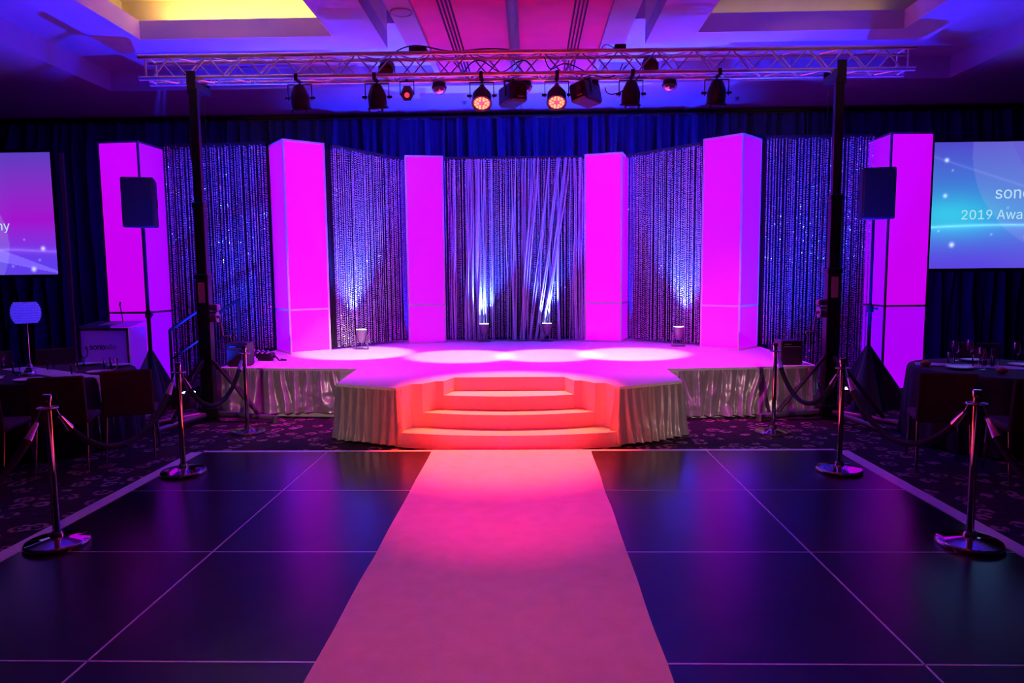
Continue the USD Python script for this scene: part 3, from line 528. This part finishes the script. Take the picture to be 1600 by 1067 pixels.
def monitor(x, y, r, label):
    t = thing('stage_monitor', label, 'loudspeaker', (x, y, .6), r)
    part(t, 'cabinet', rbox(-.13, .13, -.11, .12, .01, .30, .01), M['black'], False); part(t, 'grille', rbox(-.115, .115, -.117, -.109, .025, .215, .003), M['grille'], False)
    part(t, 'stripe', box(-.10, .10, -.1125, -.109, .222, .228), M['label'], False, 'thin pale stripe'); part(t, 'nameplate', moved(meshkit.text_mesh('SOUND', .02, .001), (-.09, -.111, .24), trimesh.transformations.rotation_matrix(PI/2, [1, 0, 0])) if False else box(-.09, -.01, -.1125, -.109, .245, .258), M['palei'], False)
    for px in (-.1, .1):
        for py in (-.08, .09): part(t, 'foot', moved(trimesh.creation.cylinder(.014, .01), (px, py, .005)), M['black'])
monitor(-3.66, 8.62, 0, 'small black stage monitor on the deck edge beside the side stairs'); monitor(3.16, 8.45, 0, 'small black stage monitor on the deck edge by the awards-screen side mast')
t = thing('floor_spot', 'small cluster light lying on the deck edge with its cable', 'stage light', (-3.55, 9.15, .6), -20)
part(t, 'housing', rbox(-.13, .13, -.05, .06, .03, .11, .015), M['black']); part(t, 'lenses', cat_([moved(trimesh.creation.icosphere(2, .028), (x, -.045, .12)) for x in (-.08, 0, .08)]), M['chrome']); part(t, 'cord', path_tube([(.12, 0, .05), (.2, -.05, .08), (.28, -.06, .02), (.3, .05, .012), (.18, .1, .012)], .01), M['black']); part(t, 'bracket', box(-.1, .1, -.03, .04, 0, .03), M['blackmetal'], False)

# ------------------------------------------------------------------ loudspeakers on stands
def pa(x, y, r, lab, slab_):
    t = thing('loudspeaker', lab, 'loudspeaker', (x, y, 2.35), r)
    part(t, 'cabinet', trimesh.convex.convex_hull(np.vstack([rbox(-.19, .19, -.17, -.1, 0, .62, .015).vertices, rbox(-.14, .14, .1, .17, .015, .605, .015).vertices])), M['black'], False)
    part(t, 'grille', rbox(-.175, .175, -.18, -.169, .02, .60, .006), M['grille'], False); part(t, 'handle', rbox(.165, .172, -.04, .06, .25, .37, .003), M['grille'], False); part(t, 'handle', rbox(-.172, -.165, -.04, .06, .25, .37, .003), M['grille'], False)
    s = thing('speaker_stand', slab_, 'speaker stand', (x, y, 0), 0)
    part(s, 'pole', tube((0, 0, 1.25), (0, 0, 2.35), .017, 12), M['mattblack']); part(s, 'lower_pole', tube((0, 0, .1), (0, 0, 1.27), .022, 12), M['mattblack']); part(s, 'collar', moved(lathe([(.022, -.05), (.04, -.04), (.04, .03), (.03, .05), (.018, .05)], 16), (0, 0, 1.25)), M['black']); part(s, 'knob', tube((.03, -.02, 1.25), (.075, -.05, 1.25), .016, 10), M['black'])
    nt, nz = 72, 16; ang = np.arange(nt+1)*2*PI/nt; v = np.linspace(0, 1, nz)[:, None]
    lob = .45 + .55*(.5+.5*np.cos(3*(ang-(PI if x < 0 else 0))))**1.5; rad = .03 + ((.45 if x < 0 else .58)*lob - .03)*v**(1.0 + .12*(1-lob)) + .012*v*np.sin(ang*11)
    part(s, 'tripod_cover', sheet(np.stack([rad*np.cos(ang), rad*np.sin(ang), (.78 - .775*v)+0*rad], -1)[::-1]), M['cloth'], True, 'black stretch cloth over the tripod legs')
pa(-4.90, 8.78, 12, 'black loudspeaker on a pole in front of the column behind the lectern', 'black speaker stand with cloth-covered tripod by the lectern')
pa(4.28, 8.78, -8, 'black loudspeaker on a pole beside the awards-screen side mast', 'black speaker stand with cloth-covered tripod beside the awards-screen side mast')

# ------------------------------------------------------------------ projection screens
def screen(x0, y, z0, w, h, fn, label):
    t = thing('projection_screen', label, 'projection screen', (x0, y, z0))
    nx, nz = 260, 146; X, Z = np.meshgrid(np.linspace(0, w, nx), np.linspace(0, h, nz)); m = sheet(np.stack([X, 0*X, Z], -1))
    p = part(t, 'picture', m, M['picture'], False, 'projected picture with light swirls'); col = np.clip(fn(X/h, Z/h), 0, 4).reshape(-1, 3)
    UsdGeom.PrimvarsAPI(p).CreatePrimvar('picture', Sdf.ValueTypeNames.Color3fArray, 'vertex').Set(Vt.Vec3fArray.FromNumpy(col.astype(np.float32)))
    b = .05; part(t, 'frame', cat_(box(-b, w+b, .004, .04, -b, 0), box(-b, w+b, .004, .04, h, h+b), box(-b, 0, .004, .04, 0, h), box(w, w+b, .004, .04, 0, h), box(-b, w+b, .03, .045, -b, h+b)), M['black'], False)
    for sx in (.06, w+.13): part(t, 'leg', cat_(box(sx-.03, sx+.03, .05, .09, -z0, h), box(sx-.03, sx+.03, -.35, .5, -z0, -z0+.05)), M['darkalu'], False)
    return t
lin = lambda c: (np.array(c)/255.)**2.2
def dots(X, Z, pts):
    return sum(a*np.exp(-((X-x)**2+(Z-z)**2)/(2*s*s)) for x, z, s, a in pts)[..., None]
def pic_awards(X, Z):
    V = Z[..., None]; xs_ = X[..., None]
    top, mid, bot = lin((82, 72, 205)), lin((52, 150, 225)), lin((92, 70, 225))
    c = np.where(V > .45, mid + (top-mid)*((V-.45)/.55)**.8, bot + (mid-bot)*np.clip(V/.42, 0, 1)**1.6)
    cy = np.exp(-((xs_-.25)**2/.12 + (V-.42)**2/.02)); c = c + cy*(lin((60, 205, 235))-c)*.85
    c = c + np.clip((xs_-.5)/1.2, 0, 1)*(lin((105, 105, 215))-c)*.7
    r1 = (np.hypot(X-1.25, Z-.95) < .85)[..., None]; r2 = (np.hypot(X-1.45, Z-1.25) < .78)[..., None]; r3 = (np.hypot(X-1.35, Z-1.3) < .62)[..., None]
    c = c + .14*r1*(lin((170, 170, 240))-c) + .45*(r2 & ~r3)*(lin((85, 65, 205))-c)*1.0
    cur = .335 + .012*np.sin(X*2.0) - .03*(X-.5)**2; c = c + .55*np.exp(-np.abs(Z-cur)/.008)[..., None]*lin((150, 240, 250)) + .18*np.exp(-np.clip(cur-Z, 0, 9)/.05)[..., None]*(Z < cur)[..., None]*lin((90, 190, 240))
    l2 = .92 - .33*X; c = c + .12*np.exp(-np.abs(Z-l2)/.006)[..., None]*lin((200, 200, 255))
    return c + dots(X, Z, [(.20, .86, .010, .9), (.20, .58, .010, .7), (.27, .19, .012, .9), (.86, .25, .010, .8), (.70, .48, .006, .25), (.25, .78, .005, .4), (.58, .27, .006, .3), (.16, .3, .005, .4)])*lin((220, 235, 255))
def pic_purple(X, Z):
    w = 1.78; V = Z[..., None]; xs_ = (w-X)[..., None]
    a, b, cc = lin((92, 62, 190)), lin((160, 25, 205)), lin((98, 62, 235))
    c = np.where(V > .45, b + (a-b)*((V-.45)/.55), cc + (b-cc)*np.clip((V-.12)/.33, 0, 1))
    c = c + np.clip((xs_-.35)/1.0, 0, 1)*(lin((85, 90, 215))-c)*.6
    r = (np.hypot(X-(w-.95), Z-.25) < .55)[..., None]; c = c + .15*r*(lin((170, 170, 240))-c)
    u = w-X; s1 = .19 + .0*u + .05*np.sin(u*4.2+.3)*u; s2 = .02 + .62*u*u*.9 + .02; lo = .0 + .30*u*u
    c = c + .35*np.exp(-np.abs(Z-s1)/.010)[..., None]*lin((170, 150, 255)) + .18*((Z < .03+.38*u-.0*u*u) & (Z > .01+.20*u))[..., None]*lin((190, 170, 255))
    return c + dots(X, Z, [(w-.115, .215, .011, .9), (w-.205, .045, .012, .9), (w-.15, .12, .006, .3), (w-.27, .29, .005, .3), (w-.38, .07, .006, .3)])*lin((220, 225, 255))
SH, SW = 1.84, 3.27
TX = trimesh.transformations.rotation_matrix(PI/2, [1, 0, 0])
def letters(t, m, mt, l, name='letter'):
    for i, q in enumerate(sorted(m.split(only_watertight=False), key=lambda q: q.bounds[0, 0])): part(t, name, q, mt, False, l if i == 0 else None)
def words(t, parts_, mt='word', k=.004):
    for s, x, z, h, l in parts_: letters(t, moved(meshkit.text_mesh(s, h, .003), (x, -k, z), TX), M[mt], l)
SXR, SZR = 5.78, 1.75
sr = screen(SXR, 10.5, SZR, SW, SH, pic_awards, 'blue projection screen reading 2019 Awards beside the stage'); words(sr, [('sonobello', 6.86-SXR, 2.77-SZR, .17, 'pale projected lettering'), ('2019 Awards Ceremony', 6.38-SXR, 2.47-SZR, .135, 'thin pale projected lettering')])
SXL, SZL = -7.23-SW, 1.79
sl = screen(SXL, 10.5, SZL, SW, SH, pic_purple, 'purple projection screen with light swirls beyond the lectern')
tm = meshkit.text_mesh('2019 Awards Ceremony', .135, .003); wd = tm.bounds[1, 0]; letters(sl, moved(tm, (-7.93-SXL-wd, -.004, 2.47-SZL), TX), M['word'], 'thin pale projected lettering')

# ------------------------------------------------------------------ lectern
lc = thing('lectern', 'clear acrylic lectern with a frosted logo panel and gooseneck microphone', 'lectern', (-5.06, 8.08, 0), -2)
part(lc, 'front_panel', rbox(-.285, .285, -.012, 0, .12, 1.10, .002), M['acrylic'], False); part(lc, 'frame', cat_(box(-.31, -.285, -.02, .02, .02, 1.13), box(.285, .31, -.02, .02, .02, 1.13), box(-.285, .285, -.02, .02, 1.10, 1.13), box(-.285, .285, -.02, .02, .09, .12)), M['darkalu'], False)
part(lc, 'side_panel', box(.30, .31, .02, .34, .03, 1.13), M['clear'], False); part(lc, 'side_panel', box(-.31, -.30, .02, .34, .03, 1.13), M['clear'], False); part(lc, 'desk_top', moved(rbox(-.31, .31, 0, .36, 0, .015, .003), (0, 0, 1.135), trimesh.transformations.rotation_matrix(.12, [1, 0, 0])), M['clear'], False)
part(lc, 'base', rbox(-.33, .33, -.05, .36, 0, .03, .005), M['darkalu'], False)
part(lc, 'microphone', cat_(path_tube([(.05, .3, 1.17), (.055, .28, 1.26), (.08, .22, 1.36), (.11, .17, 1.40)], .006, 6), tube((.10, .18, 1.395), (.14, .13, 1.425), .011, 8)), M['black'])
part(lc, 'papers', cat_([moved(box(-.14, .07, 0, .2, 0, .004), (.02*i, .1, 1.152+.006*i), trimesh.transformations.rotation_matrix(.12, [1, 0, 0])) for i in range(2)]), M['napkin'], False)
part(lc, 'logo', moved(meshkit.text_mesh('sono', .062, .002, True), (-.185, -.0145, .875), TX), M['ink'], False, 'dark printed lettering'); part(lc, 'logo', moved(meshkit.text_mesh('bello', .062, .002), (-.045, -.0145, .875), TX), M['palei'], False, 'pale printed lettering')
part(lc, 'logo_mark', moved(trimesh.creation.box([.022, .002, .022]), (-.225, -.0135, .903), trimesh.transformations.rotation_matrix(PI/4, [0, 1, 0])), M['redi'], False, 'small red diamond')

# ------------------------------------------------------------------ rope posts and ropes
def make_post(loc, label):
    t = thing('rope_post', label, 'stanchion', loc, 0, 'chrome rope posts beside the runner')
    part(t, 'base', lathe([(0, 0), (.182, 0), (.188, .008), (.188, .022), (.178, .034), (.11, .046), (.05, .056), (0, .058)], 56), M['chrome'], 40)
    part(t, 'pole', lathe([(.021, .05), (.021, .93), (0, .93)], 28), M['chrome'], 40); part(t, 'neck_collar', lathe([(.027, .05), (.04, .055), (.036, .075), (.027, .09)], 28), M['chrome'], 40)
    part(t, 'cap', lathe([(.021, .925), (.026, .93), (.027, .962), (.022, .972), (0, .974)], 28), M['chrome'], 40)
    tor = trimesh.creation.torus(.055, .006, 32, 10); part(t, 'hook_ring', cat_(moved(tor, (0, 0, .885)), *[tube((.026*math.cos(a), .026*math.sin(a), .885), (.055*math.cos(a), .055*math.sin(a), .885), .005, 8) for a in (0, PI/2, PI, 3*PI/2)], moved(lathe([(.027, -.012), (.032, -.01), (.032, .01), (.027, .012)], 24), (0, 0, .885))), M['chrome'], 40)
    return t
POSTS = [((-3.02, 4.20), 'chrome rope post on the lectern side, closest to the viewer'), ((-3.01, 5.80), 'chrome rope post on the lectern side, middle of its row'), ((-3.12, 7.45), 'chrome rope post on the lectern side, standing on carpet by the stage'),
         ((2.71, 4.20), 'chrome rope post on the awards-screen side, closest to the viewer'), ((2.63, 5.82), 'chrome rope post on the awards-screen side, middle of its row'), ((2.60, 7.33), 'chrome rope post on the awards-screen side, standing on carpet by the stage')]
post0 = None
for (x, y), l in POSTS:
    z = FH if y < 6.5 else 0
    post0 = make_post((x, y, z), l) if post0 is None else (dup(post0, (x, y, z), 0, l), post0)[1]
def rope(p, q, sag, label):
    p, q = np.array(p, float), np.array(q, float); t = thing('velvet_rope', label, 'rope', (0, 0, 0), 0, 'velvet ropes between the chrome posts')
    u = (q-p)/np.linalg.norm(q-p); a, b = p + u*.06, q - u*.06; v = np.linspace(0, 1, 36)[:, None]
    P = a + (b-a)*v; P[:, 2] -= sag*(4*v[:, 0]*(1-v[:, 0]))**.8
    i0 = 3; part(t, 'rope', path_tube(P[i0:-i0], .022, 10), M['rope'])
    for e, k in ((P[:i0+1], 0), (P[-i0-1:][::-1], 1)):
        part(t, 'end_clip', cat_(path_tube([e[0]+[0, 0, 0], e[0]*.6+e[1]*.4, e[1]], .006, 8), tube(e[1], e[i0], .014, 12, .027)), M['chrome'])
HZ = .885
for a, b, l in ((0, 1, 'dark velvet rope sagging between the two lectern-side posts on the dance floor'), (1, 2, 'dark velvet rope sagging towards the carpet post on the lectern side'), (3, 4, 'dark velvet rope sagging between the two awards-side posts on the dance floor'), (4, 5, 'dark velvet rope sagging towards the carpet post on the awards-screen side')):
    (p, _), (q, _) = POSTS[a], POSTS[b]; rope((*p, HZ+(FH if p[1] < 6.5 else 0)), (*q, HZ+(FH if q[1] < 6.5 else 0)), .42, l)
for a, x, l in ((0, -3.03, 'dark velvet rope running back towards the viewer on the lectern side'), (3, 2.74, 'dark velvet rope running back towards the viewer on the awards-screen side')):
    (p, _) = POSTS[a]; rope((*p, HZ+FH), (x, 2.55, HZ+FH), .42, l)
    dup(post0, (x, 2.55, FH), 0, 'chrome rope post out of view on the ' + ('lectern side' if a == 0 else 'awards-screen side'))

# ------------------------------------------------------------------ tables, chairs and settings
def make_chair(loc, r, label):
    t = thing('banquet_chair', label, 'chair', loc, r, 'dark fabric banquet chairs at the tables')     # faces +y, its back towards -y
    part(t, 'seat', rbox(-.22, .22, -.20, .24, .41, .47, .02), M['chair'])
    v = rbox(-.215, .215, -.235, -.195, .42, .86, .012); v.vertices[:, 1] -= .06*np.clip((v.vertices[:, 2]-.45)/.4, 0, 1); part(t, 'backrest', v, M['chair'])
    for x in (-.195, .195):
        part(t, 'leg', tube((x, -.20, .42), (x*1.04, -.27, 0), .0135, 12, .011), M['chrome']); part(t, 'leg', tube((x, .20, .42), (x*1.04, .23, 0), .0135, 12, .011), M['chrome'])
    return t
chair0 = None
def chair(x, y, tx, ty_, label):
    global chair0
    r = math.degrees(math.atan2(ty_-y, tx-x)) - 90
    if chair0 is None: chair0 = make_chair((x, y, 0), r, label)
    else: dup(chair0, (x, y, 0), r, label)
def table(x, y, r, label, cl):
    t = thing('round_table', label, 'table', (x, y, 0)); part(t, 'tabletop', lathe([(0, .715), (r-.03, .715), (r-.02, .725), (r-.02, .738), (0, .740)], 64), M['black']); part(t, 'pedestal', lathe([(.25, 0), (.25, .03), (.05, .06), (.04, .715)], 32), M['blackmetal'])
    n = 220; ang = np.arange(n+1)*2*PI/n; rows = [(0.001, .746), (r*.5, .746), (r-.03, .746), (r, .742), (r+.012, .72)]
    P = [np.stack([q*np.cos(ang), q*np.sin(ang), 0*ang+z], -1) for q, z in rows]
    for v in np.linspace(.08, 1, 14): 
        q = r + .015 + v*(.03 + .02*np.sin(ang*17) + .02*np.sin(ang*29+1)); P.append(np.stack([q*np.cos(ang), q*np.sin(ang), 0*ang + .72 - v*.70], -1))
    p = part(None, 'tablecloth', moved(sheet(np.array(P)), (x, y, 0)), M['tablecloth'], True); setd(p, label=cl, category='tablecloth')
LT, RT = (-5.0, 7.0), (4.72, 6.95)
table(*LT, .80, 'round banquet table by the lectern under a black cloth', 'black cloth draped over the table with the crystal lamp'); table(*RT, .82, 'round banquet table on the awards-screen side under a black cloth', 'black cloth draped over the table with the bread rolls')
for x, y, tb, l in ((-4.24, 6.15, (-4.62, 7.2), 'dark banquet chair back-on, in front of the lamp table, middle of three'), (-3.88, 6.56, (-4.30, 7.5), 'dark banquet chair back-on, lamp table, closest to the stage and loudspeaker'), (-4.72, 5.86, (-4.95, 7.2), 'dark banquet chair at the lamp table, cut off by the picture edge'),
                    (-5.72, 8.14, LT, 'dark banquet chair beyond the lamp table, facing the viewer beside the lectern'), (-6.18, 7.86, LT, 'dark banquet chair beyond the lamp table, behind the crystal lamp'),
                    (3.60, 6.08, (4.0, 7.2), 'dark banquet chair back-on at the bread-roll table, closest to the stage'), (4.08, 5.70, (4.4, 7.2), 'dark banquet chair back-on at the bread-roll table, cut off by the picture edge'), (5.25, 8.08, RT, 'dark banquet chair beyond the bread-roll table, facing the viewer')):
    chair(x, y, *tb, l)
TZ = .7475
_protos = {}
def place(kind, maker, x, y, r, label, group):
    if kind in _protos: return dup(_protos[kind], (x, y, TZ), r, label, group)
    t = thing(kind, label, maker[0], (x, y, TZ), r, group); _protos[kind] = t
    for n, m, mt in maker[1]: part(t, n, m, M[mt])
tumbler = ('glass', [('bowl', lathe([(0, .002), (.03, .002), (.033, .01), (.038, .12), (.036, .12), (.031, .014), (0, .012)], 24), 'glass')])
goblet = ('wine glass', [('foot', lathe([(0, 0), (.036, 0), (.036, .003), (.006, .008), (.0045, .08), (0, .08)], 24), 'glass'), ('bowl', lathe([(.0045, .08), (.03, .10), (.042, .14), (.04, .19), (.036, .215), (.034, .215), (.038, .19), (.04, .14), (.028, .103), (0, .085)], 24), 'glass')])
plate = ('plate', [('dish', lathe([(0, .004), (.06, .003), (.075, .004), (.125, .018), (.126, .021), (.076, .009), (0, .008)], 36), 'china')])
roll = ('bread roll', [('crust', moved(trimesh.creation.icosphere(3, 1), (0, 0, .03), np.diag([.05, .04, .03, 1])), 'bread')])
bot = ('bottle', [('body', lathe([(0, 0), (.02, 0), (.021, .01), (.021, .09), (.011, .12), (.011, .15), (0, .15)], 20), 'bottle'), ('cap', lathe([(.013, .148), (.013, .172), (0, .173)], 16), 'black')])
LG = [(-4.95, 7.52, 'g'), (-4.85, 7.30, 't'), (-5.10, 7.18, 't'), (-4.55, 7.28, 't'), (-5.32, 6.98, 't'), (-5.30, 6.75, 'g'), (-4.42, 7.2, 't'), (-4.62, 6.85, 't')]
lbl = ['wine glass beside the far plates on the lamp table', 'tumbler behind the middle chair of the lamp table', 'tumbler just beside the crystal lamp base', 'tumbler in front of the lectern panel', 'tumbler at the picture-edge side of the crystal lamp', 'wine glass at the picture-edge side of the crystal lamp', 'tumbler closest to the lectern side panel', 'tumbler in front of the white napkin']
for (x, y, k), l in zip(LG, lbl): place('wine_glass' if k == 'g' else 'water_tumbler', goblet if k == 'g' else tumbler, x, y, 0, l, 'glasses on the lamp table')
for (x, y), l in zip([(-4.42, 6.95), (-4.55, 7.50), (-4.98, 7.62), (-4.78, 6.42), (-5.2, 6.45)], ['white plate beside the folded napkin on the lamp table', 'white plate in front of the lectern on the lamp table', 'white plate at the far rim of the lamp table', 'white plate behind the middle chair of the lamp table', 'white plate between lamp base and viewer on the lamp table']): place('dinner_plate', plate, x, y, 0, l, 'plates on the lamp table')
def strip(x0, x1, y0, y1, a, c):
    X, Y = np.meshgrid(np.linspace(x0, x1, 30), np.linspace(y0, y1, 8)); Z = .003 + .002*meshkit.noise(np.stack([X*20, Y*20, 0*X], -1), 3); top = sheet(np.stack([X, Y, Z], -1)); b = sheet(np.stack([X, Y, 0*Z], -1)); b.invert()
    return moved(cat_(top, b), (c[0], c[1], TZ-.0005), rotz(a))
single('table_runner', strip(-.74, .74, -.13, .13, -.55, LT), M['tablerunner'], 'pale cloth strip across the lamp table', 'table runner'); single('table_runner', strip(-.76, .76, -.13, .13, -.45, RT), M['tablerunner'], 'pale cloth strip across the bread-roll table', 'table runner')
# folded napkin hanging over the lamp table's edge
d = np.array([-4.13, 6.62]) - np.array(LT); d /= np.linalg.norm(d); e = np.array([-d[1], d[0]]); c0 = np.array(LT)
prof = [(.64, .752), (.74, .752), (.805, .748), (.83, .735), (.852, .68), (.86, .58), (.868, .50)]
P = np.array([[[*(c0 + d*q + e*s), z + .003*math.sin(9*s/.05)] for s in np.linspace(-.05, .05, 7)*(1-.35*i/6)] for i, (q, z) in enumerate(prof)]); nk = sheet(P); n2 = sheet(P - np.r_[d*.004, .004]); n2.invert()
single('napkin', cat_(nk, n2), M['napkin'], 'white folded napkin hanging over the rim of the lamp table', 'napkin', smooth=True)
# crystal lamp centrepiece
lp = thing('crystal_lamp', 'tall chrome centrepiece lamp with a glowing crystal bead globe', 'table lamp', (-5.10, 6.88, TZ))
part(lp, 'base', lathe([(0, 0), (.07, 0), (.075, .012), (.06, .022), (.05, .03), (.052, .045), (.035, .055), (.038, .07), (.024, .08), (.027, .095), (.014, .11), (.01, .13)], 32), M['chrome']); part(lp, 'stem', tube((0, 0, .12), (0, 0, .54), .009, 14), M['chrome'])
pts = []
for i in range(9):
    ph = -.85 + 1.7*i/8; n = int(30*math.cos(ph))+4
    pts += [(.122*math.cos(ph)**.7*math.cos(2*PI*(k+.5*(i % 2))/n), .122*math.cos(ph)**.7*math.sin(2*PI*(k+.5*(i % 2))/n), .63+.095*math.sin(ph)/math.sin(.85)) for k in range(n)]
part(lp, 'globe', cat_([moved(trimesh.creation.icosphere(1, .0125), p) for p in pts]), M['crystal'], False, 'globe of small crystal beads'); part(lp, 'globe_ring', cat_(moved(trimesh.creation.torus(.075, .005, 32, 8), (0, 0, .535)), moved(trimesh.creation.torus(.075, .005, 32, 8), (0, 0, .728)), tube((0, 0, .53), (0, 0, .56), .02, 12), tube((-.075, 0, .535), (.075, 0, .535), .004, 6)), M['chrome'])
single('lamp_mat', moved(trimesh.creation.cylinder(.13, .002, sections=48), (-5.10, 6.88, TZ-.001)), M['chrome'], 'round mirror mat under the crystal lamp', 'mirror mat')
RG = [(4.60, 7.52, 'g'), (4.42, 7.30, 't'), (4.82, 7.62, 'g'), (4.44, 6.83, 'g'), (4.66, 6.98, 't'), (5.1, 7.3, 'g'), (4.5, 7.02, 't')]
lbl = ['wine glass on the bread-roll table, beside the light column', 'tumbler closest to the light column on the bread-roll table', 'wine glass near the far plate of the bread-roll table', 'wine glass between the two back-on chairs at the bread-roll table', 'tumbler beside the two dark bottles', 'wine glass cut off by the picture edge on the bread-roll table', 'tumbler just behind the central wine glass of the bread-roll table']
for (x, y, k), l in zip(RG, lbl): place('wine_glass' if k == 'g' else 'water_tumbler', goblet if k == 'g' else tumbler, x, y, 0, l, 'glasses on the bread-roll table')
for (x, y), l in zip([(4.75, 7.45), (4.98, 7.05), (4.25, 6.88)], ['white plate at the far side of the bread-roll table', 'white plate behind the dark bottles on the bread-roll table', 'white plate between the two back-on chairs']): place('dinner_plate', plate, x, y, 0, l, 'plates on the bread-roll table')
for (x, y), l in zip([(4.03, 7.08), (4.42, 6.52)], ['bread roll behind the chair closest to the stage', 'bread roll behind the chair cut off by the picture edge']): place('bread_roll', roll, x, y, 0, l, 'bread rolls')
for (x, y), l in zip([(4.62, 7.08), (4.685, 7.06)], ['small dark bottle of the pair, on the column side', 'small dark bottle of the pair, beside the tumbler']): place('sauce_bottle', bot, x, y, 0, l, 'small dark bottles')
single('menu_card', moved(rbox(-.09, .09, -.05, .05, .0, .012, .003), (4.22, 7.12, TZ), rotz(.2)), M['napkin'], 'cream menu card beside the bread roll', 'menu card')
